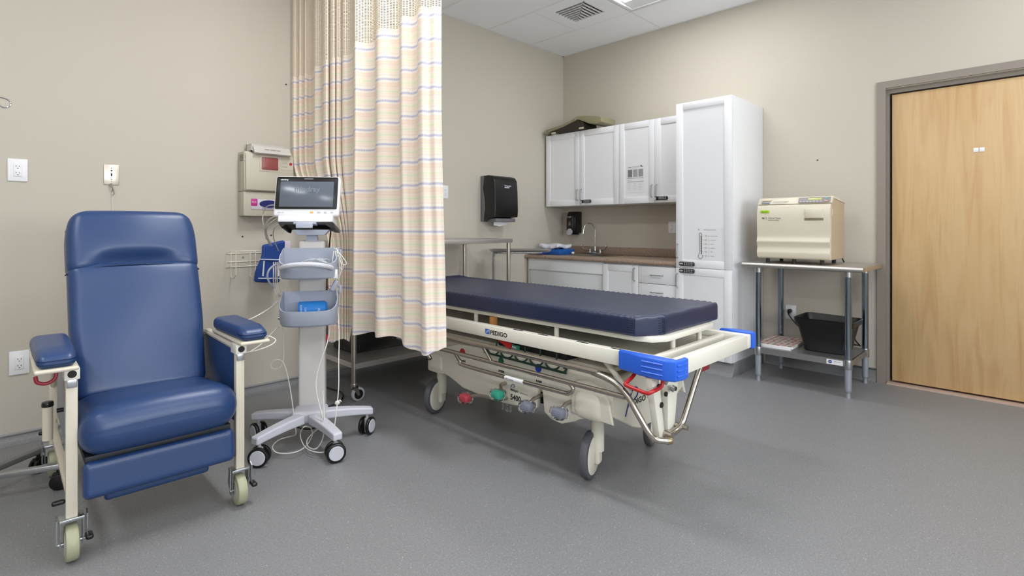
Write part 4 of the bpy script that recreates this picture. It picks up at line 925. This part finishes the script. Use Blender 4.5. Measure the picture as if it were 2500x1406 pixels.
def longcushion(hx, hy, hz, r, nx, ny, nz, fn):
    mb = MB(); bm = bmesh.new()
    def A(h, m): L = [-h+r*(1-math.cos(PI/2*k/4)) for k in range(4)]; return L+[-(h-r)+2*(h-r)*k/m for k in range(m+1)]+[-v for v in L[::-1]]
    X, Y, Z = A(hx, nx), A(hy, ny), A(hz, nz); V = {}
    def key(i, j, k):
        if (i, j, k) not in V:
            P = Vector((X[i], Y[j], Z[k])); c = Vector([max(-(h-r), min(h-r, p)) for h, p in zip((hx, hy, hz), P)]); d = P-c
            if d.length > 1e-7: P = c+d.normalized()*r
            V[(i, j, k)] = bm.verts.new(Vector(fn(*P)))
        return V[(i, j, k)]
    a, b, c = len(X)-1, len(Y)-1, len(Z)-1
    for i in range(a):
        for j in range(b):
            for k, fl in ((0, 1), (c, 0)):
                q = [key(i, j, k), key(i+1, j, k), key(i+1, j+1, k), key(i, j+1, k)]; bm.faces.new(q[::-1] if fl else q)
    for i in range(a):
        for k in range(c):
            for j, fl in ((0, 0), (b, 1)):
                q = [key(i, j, k), key(i+1, j, k), key(i+1, j, k+1), key(i, j, k+1)]; bm.faces.new(q[::-1] if fl else q)
    for j in range(b):
        for k in range(c):
            for i, fl in ((0, 1), (a, 0)):
                q = [key(i, j, k), key(i, j+1, k), key(i, j+1, k+1), key(i, j, k+1)]; bm.faces.new(q[::-1] if fl else q)
    return mb._add(bm)
def mf2(x, y, z):
    x, y, z = mf(x, y, z)
    if y > .86: z += .010*sst(.86, .93, y)-.016*sst(.95, 1.0, y)
    return x, y, z
mt = thing('stretcher_mattress', 'dark navy vinyl mattress lying on the stretcher', 'mattress', (-2.45, -1.725, .688))
bmesh_ = longcushion(.33, .995, .041, .014, 16, 200, 4, mf2); bmesh.ops.translate(bmesh_.bm, vec=(0, 0, .041), verts=bmesh_.bm.verts)
bmesh_.obj('cover', NAVY, mt, 80)
s_ = MB()
for (x, y) in ((-.324, -.925), (-.205, -.992)):
    s_.tube([(x-.006, y-.004, .006), (x-.007, y-.005, .074)], .0022, seg=6)
    for k in range(7): s_.tube([(x-.007, y, .012+k*.009), (x-.0055+(.0 if x < -.3 else -.02), y+(.028 if x < -.3 else .012), .010+k*.010)], .0016, seg=5)
s_.obj('corner_seam', NAVY, mt)

# ================================================================== RECLINER
RC = thing('recliner_chair', 'blue vinyl wheeled recliner chair with cream metal frame', 'chair', (-4.147, -1.15, 0), math.radians(-1.2))
def rx(a): return Matrix.Rotation(math.radians(a), 4, 'X')
def backf(x, y, z):
    k = max(0, min(1, (z-.27)/.105)); x *= 1-.20*(1-math.sqrt(max(0, 1-k*k)))
    x *= 1-.05*max(0, -z)/.37
    if y < 0: y -= .012*math.cos(x/.245*PI/2)*(1 if z < .08 else 1)
    return x, y, z
BM = Matrix.Translation((0, .185, .835)) @ rx(-22)
def lowf(x, y, z):
    x *= 1-.05*max(0, -z)/.25
    if y < 0: y -= .014*math.cos(x/.245*PI/2)*math.cos(z*2)+.006*math.sin(x*9)*math.sin(z*11)
    return x, y, z
MB().cushion(.240, .058, .287, .040, n=16, fn=lowf, M=BM @ Matrix.Translation((0, 0, -.150))).obj('backrest', VINYL, RC, 80)
def headf(x, y, z):
    k = max(0, min(1, (z+.02)/.15)); s_ = 1-math.sqrt(max(0, 1-min(1, k**2.2)*.999)); x *= 1-.17*s_
    zz = z-.018*(abs(x)/.24)**3*(z < -.05)
    if y < 0:
        y -= .020*math.cos(x/.25*PI/2)*(.4+.6*math.cos((z-.02)*9))
        d = math.exp(-((z+.108)/.040)**2)*(1/(1+math.exp((abs(x)-.135)*50))); y += .044*d
    return x, y, zz
MB().cushion(.243, .070, .138, .045, n=22, fn=headf, M=BM @ Matrix.Translation((0, .004, .244))).obj('headrest', VINYL, RC, 80)
MB().tube([tuple(BM @ Vector((.245*math.sin(a), -.066*math.cos(a*.9)-.004, .116-.020*abs(math.sin(a))**3))) for a in [(-1+2*k/24)*PI/2 for k in range(25)]], .003, seg=6).obj('seam', mat('seam_navy', '142a4e', .6), RC)
MB().box(-.236, .236, .04, .075, -.36, .34, .02, M=BM, seg=3).obj('back_shell', BLACKM, RC)
def seatf(x, y, z):
    if z > 0: z += .012*math.cos(x/.25*PI/2)-.010*(y > -.15)*sst(-.15, .1, y)
    if y < 0 and z > 0: pass
    y -= .010*math.cos(x/.25*PI/2)*(y < 0)
    return x, y, z
MB().cushion(.252, .212, .082, .074, n=16, fn=seatf, M=Matrix.Translation((0, -.195, .412)) @ rx(-4)).obj('seat', VINYL, RC, 80)
MB().cushion(.238, .022, .062, .020, n=10, M=Matrix.Translation((0, -.355, .262)) @ rx(-6)).obj('footrest', VINYL, RC, 80)
MB().cushion(.165, .014, .04, .012, n=8, M=Matrix.Translation((-.01, -.318, .205)) @ rx(-6)).obj('lower_footrest', VINYLD, RC, 80)
s_ = MB(); s_.box(-.23, .23, -.34, -.02, .312, .338, .002).box(-.22, -.19, -.33, .3, .28, .315).box(.19, .22, -.33, .3, .28, .315); s_.obj('seat_pan', mat('pan_dark', '24282e', .5), RC)
for sx in (-1, 1):
    X = sx*.265
    MB().box(X-.016, X+.016, -.346, -.314, .148, .640, .003).obj('front_leg', CREAM, RC)
    MB().box(X-.016, X+.016, .50, .53, .148, .42, .003).obj('rear_leg', CREAM, RC)
    s_ = MB(); s_.tube([(X, -.32, .635), (X, -.05, .640), (X, .12, .642), (X, .30, .60), (X, .515, .41)], .015, seg=8); s_.box(X-.012, X+.012, -.32, .51, .20, .225, .003)
    s_.obj('side_rail', CREAM, RC)
    b_ = MB().box(X-.021, X+.021, -.358, -.29, .616, .656, .003).obj('arm_bracket', CREAMW, RC); MB().cyl((X, -.3595, .636), (X, -.355, .636), .0125, seg=18).obj('socket_hole', BLACK, b_)
    MB().box(X-.014, X+.014, -.352, -.318, .588, .618, .003).obj('bracket_sleeve', ZINC, RC)
    MB().box(X-sx*.004-.004, X-sx*.004+.004, -.315, .30, .33, .625, .002).obj('side_panel', VINYLD if sx > 0 else mat('panel_back_grey', '8c8c94', .5), RC, label='navy side panel' if sx > 0 else 'grey side panel')
    AX = sx*.306
    def armf(x, y, z):
        return (x*(1-.10*max(0, -y)/.2), y, z-(.016*sst(-.13, -.2, y) if z > 0 else 0))
    MB().cushion(.056, .200, .030, .026, n=8, fn=armf, M=Matrix.Translation((AX, -.20, .698))).obj('arm_pad', VINYL, RC, 80)
    MB().box(AX-.057, AX+.057, -.403, -.0, .656, .671, .007, seg=3).obj('arm_base', CREAM, RC)
    # casters
    for yy, rr in ((-.33, .061), (.515, .058)):
        f = MB(); f.box(X-.034, X+.034, yy-.028, yy+.028, .140, .150, .002)
        for q_ in (-1, 1): f.prism([(yy-.026, .145), (yy+.026, .145), (yy+.016, .045), (yy-.010, .045)], 'x', X+q_*.030-.0015, X+q_*.030+.0015)
        f.cyl((X-.036, yy, rr), (X+.036, yy, rr), .006, seg=10)
        for q_ in (-1, 1): f.prism([(yy-.030, .155), (yy-.010, .165), (yy+.002, .10), (yy-.022, .07)], 'x', X+q_*.040-.002, X+q_*.040+.002)
        cst = f.obj('caster_fork', ZINC, RC)
        MB().cyl((X-.019, yy, rr), (X+.019, yy, rr), rr, seg=40, bev=.009).obj('caster_wheel', OLIVET, cst)
        MB().cyl((X-.0205, yy, rr), (X+.0205, yy, rr), .040, seg=30).obj('wheel_hub', mat('hub_grey', 'b4b4b0', .5), cst)
        MB().cushion(.011, .022, .008, .007, n=3, M=Matrix.Translation((X+.045, yy-.03, .078))).obj('brake_lever', BLACK, cst, 60); MB().cushion(.018, .009, .008, .007, n=3, M=Matrix.Translation((X-.034, yy, .205))).obj('brake_lever', BLACK, cst, 60)
s_ = MB(); s_.box(-.26, .26, .50, .52, .24, .262, .002).box(-.26, .26, .02, .04, .235, .257, .002); s_.obj('cross_bar', CREAM, RC)
MB().tube([(-.305, -.335, .660), (-.305, -.338, .642), (-.310, -.34, .624), (-.330, -.342, .614), (-.352, -.342, .622), (-.357, -.342, .642)], .0058, smooth=5).obj('hook', DKRED, RC, 60, label='dark red hook under the left arm')
s_ = MB(); s_.cyl((-.315, -.10, .355), (-.315, -.10, .478), .0155, seg=20); s_.obj('bracket_tube', CREAM, RC)
MB().cyl((-.315, -.10, .476), (-.315, -.10, .494), .0180, .017, seg=20, bev=.003).cyl((-.29, -.10, .455), (-.27, -.10, .455), .008).obj('tube_cap', BLACK, RC)

# ================================================================== IV POLE
t = thing('iv_pole', 'chrome IV pole with wheeled star base at the left edge', 'pole', (-4.68, -.72, 0))
MB().cyl((0, 0, .10), (0, 0, 1.2), .0125, seg=20).cyl((0, 0, 1.15), (0, 0, 1.66), .009, seg=16).cyl((0, 0, 1.15), (0, 0, 1.19), .017).obj('pole', CHROME, t)
s_ = MB()
for q_ in range(2):
    a = math.radians(-8+180*q_); u = Vector((math.cos(a), math.sin(a), 0))
    s_.tube([Vector((0, 0, 1.655)), u*.07+Vector((0, 0, 1.672)), u*.115+Vector((0, 0, 1.670)), u*.134+Vector((0, 0, 1.655)), u*.128+Vector((0, 0, 1.636)), u*.110+Vector((0, 0, 1.632)), u*.095+Vector((0, 0, 1.648))], .0032, smooth=6, seg=8)
s_.obj('hook', CHROME, t)
MB().cyl((0, 0, .085), (0, 0, .125), .04, seg=24, bev=.004).obj('hub', STEELB, t)
for q_ in range(5):
    a = math.radians(-17+(55 if q_ == 1 else 0)+(72*q_-0 if q_ != 1 else 0)+(-17 if q_ > 1 else 0)); u = Vector((math.cos(a), math.sin(a), 0)); A = Matrix.Rotation(a, 4, 'Z')
    MB().box(.03, .315, -.014, .014, .088, .112, .003, M=A).obj('leg', mat('leg_metal', 'a9a9ac', .3, .8) if q_ != 1 else mat('leg_dull', '7e7e7c', .5, .4), t)
    c = MB()
    for s2 in (-1, 1): c.cyl(tuple(A @ Vector((.30, s2*.013-.007, .036))), tuple(A @ Vector((.30, s2*.013+.007, .036))), .035, seg=24, bev=.004)
    c.cyl(tuple(A @ Vector((.295, 0, .05))), tuple(A @ Vector((.295, 0, .09))), .008); c.box(.275, .315, -.01, .01, .04, .074, .004, M=A); c.obj('caster', BLACK, t)

# ================================================================== VITAL SIGNS MONITOR CART
MA = math.radians(-32)
mc = thing('patient_monitor_cart', 'grey wheeled patient monitor cart with two baskets', 'medical cart', (-3.42, -1.10, 0), MA)
for k in range(5):
    a = math.radians(85+72*k); A = Matrix.Rotation(a, 4, 'Z')
    def legf(x, y, z):
        q_ = (x+.13)/.26; return (x+.19, y*(1-.28*q_), z*(1-.25*q_)-.020*q_*q_+.004)
    MB().cushion(.135, .033, .024, .010, n=6, fn=legf, M=A @ Matrix.Translation((0, 0, .142))).obj('leg', GREYP, mc, 60)
    # twin caster
    yaw = math.radians((20, -30, 35, -15, 50)[k]); cpt = A @ Vector((.295, 0, 0)); B = Matrix.Translation(cpt) @ Matrix.Rotation(a+yaw+(PI/2 if k in (2, 3) else 0), 4, 'Z')
    c = MB(); c.box(-.012, .016, -.011, .011, .01, .090, .006, M=B); c.cyl((0, 0, .085), (0, 0, .118), .008, M=B); cc = c.obj('caster', mat('fork_grey', 'b0b0b4', .4) if k == 0 else bpy.data.materials['fork_grey'], mc)
    for s2 in (-1, 1):
        MB().cyl((0, s2*.012, .047), (0, s2*.030, .047), .047, seg=32, bev=.006, M=B).obj('wheel', BLACK, cc)
        MB().cyl((0, s2*.029, .047), (0, s2*.0325, .047), .036, .033, seg=28, M=B).obj('wheel_cover', GREYP, cc)
MB().cushion(.085, .07, .032, .02, n=6, M=Matrix.Translation((0, .03, .145))).obj('hub', GREYP, mc, 60)
def colf(x, y, z): return (x*(1+.05*(.45-z)), y, z)
MB().cushion(.066, .038, .46, .014, n=4, fn=colf, M=Matrix.Translation((0, .114, .60))).obj('column', COLG, mc, 60)
s_ = MB(); s_.prism([(-.030, 1.055), (.030, 1.055), (.026, 1.095), (-.026, 1.095)], 'y', .075, .125).prism([(-.065, 1.088), (.07, 1.088), (.095, 1.118), (-.09, 1.118)], 'y', .03, .12, .003); s_.obj('neck_bracket', BASK, mc)
MM = Matrix.Translation((-.022, .045, 1.16)) @ Matrix.Rotation(math.radians(-7), 4, 'Z') @ rx(-14)
mon = MB(); mon.box(-.168, .168, -.022, .022, .025, .248, .014, M=MM, seg=4); mon.box(-.150, .150, .01, .06, .035, .235, .012, M=MM)
mon_o = mon.obj('monitor', WHITE, mc, 40, label='white framed patient monitor')
MB().box(-.158, .158, -.0235, -.0215, .063, .240, .006, M=MM, seg=2).obj('bezel', BLACK, mon_o)
MB().box(-.139, .137, -.0245, -.0234, .075, .216, .001, M=MM).obj('screen', mat('screen_glass', '5a616c', .18, var=.03), mon_o)
FM = MM @ frameM((0, 0, 0), (1, 0, 0), (0, 0, 1))
text('mindray', .040, FM @ Matrix.Translation((-.066, .160, .0247)), mat('screen_text', '6b7480', .3), mon_o, bold=.001)
text('mindray', .012, FM @ Matrix.Translation((-.140, .222, .0236)), INKW, mon_o, bold=.0004)
text('uMEC120', .008, FM @ Matrix.Translation((-.145, .041, .0222)), INKG, mon_o)
for x, m_ in ((.030, mat('amber', 'd8a850', .5)), (.066, INKL), (.100, INKL), (.134, INKL)):
    MB().box(x-.008, x+.008, -.0232, -.0218, .040, .050, .001, M=MM).obj('key', m_, mon_o)
MB().box(-.02, .028, -.0242, -.0232, .2295, .2325, .001, M=MM).obj('light_bar', INKL, mon_o)
MB().box(-.138, .140, -.03, .085, -.008, .026, .006, M=MM).obj('power_base', WHITE, mc)
s_ = MB(); s_.prism([(-.138, -.008), (.142, -.008), (.150, -.016), (.155, -.038), (.13, -.036), (.10, -.020), (-.10, -.020), (-.12, -.036), (-.105, -.040), (-.125, -.030)], 'y', -.02, .10, M=MM); s_.obj('docking_plate', BLACK, mc)
s_ = MB(); s_.box(-.04, .045, -.045, -.038, -.045, -.012, .003, M=MM).box(-.055, .06, -.04, .0, -.022, -.012, .002, M=MM); s_.obj('release_latch', BASK, mc)
def basket(zb, zf, zr, nm='basket'):
    def outline(hx, yb, yf, r):
        P = [(hx, yb), (hx, yf+r*1.25)]
        for k in range(1, 9): a = PI/2*k/8; P.append((hx-r*1.15*(1-math.cos(a)), yf+r*1.25*(1-math.sin(a))*.9))
        P += [(0, yf-.006)]; Q = [(-x, y) for x, y in P[:-1]][::-1]; return P+Q
    o1 = outline(.143, .076, -.125, .085); o2 = outline(.134, .074, -.105, .08); i1 = outline(.1385, .0725, -.1205, .083); i2 = outline(.130, .070, -.10, .078)
    rz_ = lambda y: zf+(zr-zf)*sst(-.11, .07, y)
    rings = [[(x, y, zb) for x, y in o2], [(x, y, zb+.010) for x, y in outline(.138, .075, -.115, .083)], [(x, y, rz_(y)) for x, y in o1], [(x, y, rz_(y)) for x, y in i1], [(x, y, zb+.012) for x, y in i2]]
    return loft(rings, capt=True).obj(nm, BASK, mc, 50)
b1 = basket(.868, .945, 1.020); b2 = basket(.628, .708, .790)
MB().tube([(-.115, -.07, .915), (-.118, -.105, .925), (-.09, -.150, .938), (-.045, -.172, .946), (0, -.178, .948), (.045, -.172, .946), (.09, -.150, .938), (.118, -.105, .925), (.115, -.07, .915)], .0125, smooth=5, seg=14).obj('handle', GREYP, mc, 70)
for z in (.99, .80): MB().cushion(.006, .018, .022, .005, n=3, M=Matrix.Translation((.152, .03, z))).obj('cable_hook', BASK, mc)
MB().cyl((-.148, -.02, .665), (-.140, -.02, .665), .010, seg=14).obj('cable_hook', ZINC, mc)
# things in baskets
t = solo(MB().cyl((-.072, 0, .052), (.062, 0, .052), .046, seg=36, bev=.006, M=Matrix.Rotation(math.radians(-25), 4, 'Z')).cyl((.06, 0, .052), (.07, 0, .052), .042, .036, seg=30, M=Matrix.Rotation(math.radians(-25), 4, 'Z')), 'rolled_cuff', CUFFB, 'bright blue rolled blood pressure cuff lying in the lower basket', 'cuff', (0, 0, 0))
t.location = (-3.395, -1.085, .642)
R2 = Matrix.Rotation(math.radians(-25), 4, 'Z')
def ctext(s, x, ang, size, m=INKW):  # text wrapped flat at angle around roll
    r = .0475; n = Vector((0, -math.cos(ang), math.sin(ang))); u = Vector((0, -n.z, 0)); yv = Vector((1, 0, 0)); xv = yv.cross(n)
    text(s, size, R2 @ frameM((x, n.y*r, .052+n.z*r), xv, yv), m, t)
ctext('ADULT', .025, .30, .016); ctext('BLOOD PRESSURE', -.060, .75, .010); ctext('CUFF 27-35', -.040, .45, .012)
MB().cyl((.063, 0, .052), (.0715, 0, .052), .030, seg=24, M=R2).obj('inner_roll', CUFFD, t)
MB().tube([(-.06, .01, .04), (-.085, -.03, .045), (-.11, -.045, .03), (-.12, -.04, .0)], .004, smooth=5).obj('hose', mat('hose_grey', '808088', .5), t)
def gv(px, py, t_):  # a point at depth t_ along the view used for measuring the photograph
    p = fromcam((px-1250)/1297, t_); return (p.x, p.y, 1.13+t_*(555-py)/1297)
tb = thing('plastic_tubing', 'clear plastic tubing pack lying in the upper basket', 'tubing', (-3.42, -1.10, .89))
s_ = MB()
for k in range(7):
    s_.tube([(-.06+.016*k, -.02-.004*k, .058), (-.02+.014*k, -.05, .075+.003*math.sin(k*2)), (.03+.010*k, -.05-.012*math.sin(k), .062), (.07, -.085+.01*k, .052)], .0022, smooth=5, seg=6)
s_.obj('tube_loop', mat('clear_tube', 'd6dade', .2, var=.02, trans=.3), tb)

# cables
def cable(pts, r, m, label, n=6, name='cable', tgt=None):
    P = [gv(*p) for p in pts]; c = P[len(P)//2]
    return solo(MB().tube(P, r, smooth=n, seg=8), name, m, label, 'cable', c, smooth=80)
def pcable(pts, r, m, n=6, name='cable', label=None):   # a lead that belongs to the cart
    P = [Vector(gv(*p)) for p in pts]; Mi = (Matrix.Translation((-3.42, -1.10, 0)) @ Matrix.Rotation(MA, 4, 'Z')).inverted()
    return MB().tube([Mi @ p for p in P], r, smooth=n, seg=8).obj(name, m, mc, 80, label=label)
pcable([(674, 527, 2.82), (655, 538, 2.9), (647, 562, 3.05), (651, 580, 3.25), (660, 600, 3.45)], .0032, CABLE)
pcable([(676, 533, 2.82), (660, 545, 2.9), (650, 562, 3.05), (656, 585, 3.25), (664, 600, 3.45)], .0032, CABLE)
pcable([(684, 546, 2.84), (670, 556, 2.92), (667, 576, 3.1), (673, 596, 3.3), (680, 612, 3.45)], .0032, CABLE)
pcable([(672, 500, 2.9), (652, 504, 3.0), (642, 522, 3.1), (643, 548, 3.1), (650, 585, 3.25)], .0025, CABLE)
pcable([(672, 646, 2.80), (658, 658, 2.78), (653, 674, 2.78), (658, 690, 2.8), (668, 702, 2.85)], .0055, BASK, name='air_hose', label='grey air hose')
for dx in (0, 5, 9): pcable([(668+dx, 640, 2.86), (668+dx, 670, 2.82), (669+dx, 700, 2.86), (678+dx*.6, 726, 2.88)], .003, CABLE)
pcable([(706, 682, 3.0), (700, 700, 3.0), (690, 715, 2.95), (684, 724, 2.9)], .002, CABLE)
pcable([(678, 736, 2.82), (655, 755, 2.8), (620, 775, 2.7), (600, 783, 2.6), (588, 795, 2.5)], .0035, CABLE, label='cable running from the cart to behind the recliner arm')
pcable([(680, 798, 2.78), (664, 813, 2.7), (640, 838, 2.6), (615, 856, 2.5), (598, 862, 2.45), (628, 855, 2.45), (662, 842, 2.5), (673, 830, 2.55), (660, 822, 2.55), (640, 819, 2.5)], .003, CABLE)
pcable([(690, 795, 2.86), (692, 840, 2.9), (692, 878, 2.9), (684, 896, 2.9), (668, 901, 2.9), (661, 890, 2.9), (672, 879, 2.9), (688, 881, 2.9), (698, 900, 2.88), (706, 935, 2.82), (714, 985, 2.78), (720, 1035, 2.7), (722, 1060, 2.72), (706, 1066, 2.75), (680, 1074, 2.68), (665, 1092, 2.6), (680, 1106, 2.60), (720, 1104, 2.6), (748, 1088, 2.68), (762, 1062, 2.8), (758, 1044, 2.75), (742, 1042, 2.7), (733, 1062, 2.74), (744, 1090, 2.66), (768, 1103, 2.6), (795, 1102, 2.6), (813, 1084, 2.62), (816, 1050, 2.64), (821, 1005, 2.66), (824, 980, 2.68), (827, 940, 2.7), (827, 880, 2.74), (828, 830, 2.78), (826, 770, 2.82), (822, 700, 2.84), (820, 660, 2.84), (822, 640, 2.84)], .0028, CABLE, n=5, label='long pale lead trailing to the floor')
pcable([(806, 800, 2.78), (798, 840, 2.74), (784, 880, 2.72), (774, 915, 2.70), (772, 950, 2.68), (780, 990, 2.66), (788, 1020, 2.64), (783, 1040, 2.66), (765, 1056, 2.72), (750, 1074, 2.72), (752, 1090, 2.66), (770, 1096, 2.63), (785, 1078, 2.68), (792, 1045, 2.66), (791, 1000, 2.68), (788, 955, 2.7)], .003, CABLE, n=5)
pcable([(808, 560, 2.92), (804, 600, 3.0), (800, 640, 3.0), (798, 720, 3.0), (799, 790, 3.0), (797, 830, 2.98), (792, 850, 3.0), (782, 900, 3.05)], .004, BLACK, name='power_cord', label='black power cord')
pcable([(790, 942, 3.75), (812, 950, 3.65), (832, 957, 3.6), (838, 966, 3.5), (832, 980, 3.4), (815, 988, 3.35), (795, 993, 3.32)], .005, BLACK, name='power_cord', label='black power cord on the floor')
pcable([(706, 1032, 2.95), (725, 1042, 2.93), (748, 1047, 2.9), (770, 1044, 2.9), (786, 1032, 2.95)], .005, BLACK, name='power_cord')
for a, b, c_ in ((816, 845, 640), (817, 838, 650), (816, 830, 665)):
    pcable([(a, 606, 2.82), (a+8, 612, 2.80), (b, c_, 2.8), (b-6, c_+6, 2.8), (a+6, 628, 2.8), (a+2, 612, 2.8)], .0024, CABLE)
pcable([(815, 612, 2.80), (812, 640, 2.78), (816, 665, 2.78), (826, 680, 2.78), (834, 650, 2.78), (822, 612, 2.8)], .0022, CABLE)
pcable([(786, 684, 2.92), (790, 705, 2.9), (800, 712, 2.88), (812, 706, 2.86)], .002, CABLE)
pcable([(800, 684, 2.92), (801, 700, 2.9), (806, 708, 2.88)], .002, mat('orange_lead', 'b07050', .5))
g0 = Vector(gv(819, 668, 2.76)); Mi = (Matrix.Translation((-3.42, -1.10, 0)) @ Matrix.Rotation(MA, 4, 'Z')).inverted(); g0 = Mi @ g0
MB().box(g0.x-.011, g0.x+.011, g0.y-.007, g0.y+.007, g0.z-.024, g0.z+.022, .003).obj('lead_connector', WHITE, mc)
g0 = Mi @ Vector(gv(816, 697, 2.80)); MB().cushion(.012, .008, .030, .007, n=4, M=Matrix.Translation(g0) @ Matrix.Rotation(math.radians(28), 4, 'Y')).obj('finger_sensor', BASK, mc, 70)
g0 = Mi @ Vector(gv(824, 983, 2.68)); MB().sph(g0, .011, (1.2, .6, 1)).tube([g0+Vector((-.012, 0, -.006)), g0+Vector((.01, 0, .012)), g0+Vector((.018, 0, .004))], .003, smooth=3).obj('lead_knot', CABLE, mc)
g0 = Mi @ Vector(gv(800, 824, 2.80)); MB().box(g0.x-.008, g0.x+.008, g0.y-.003, g0.y+.003, g0.z-.016, g0.z+.016, .002, M=None).obj('red_clip', RED, mc)
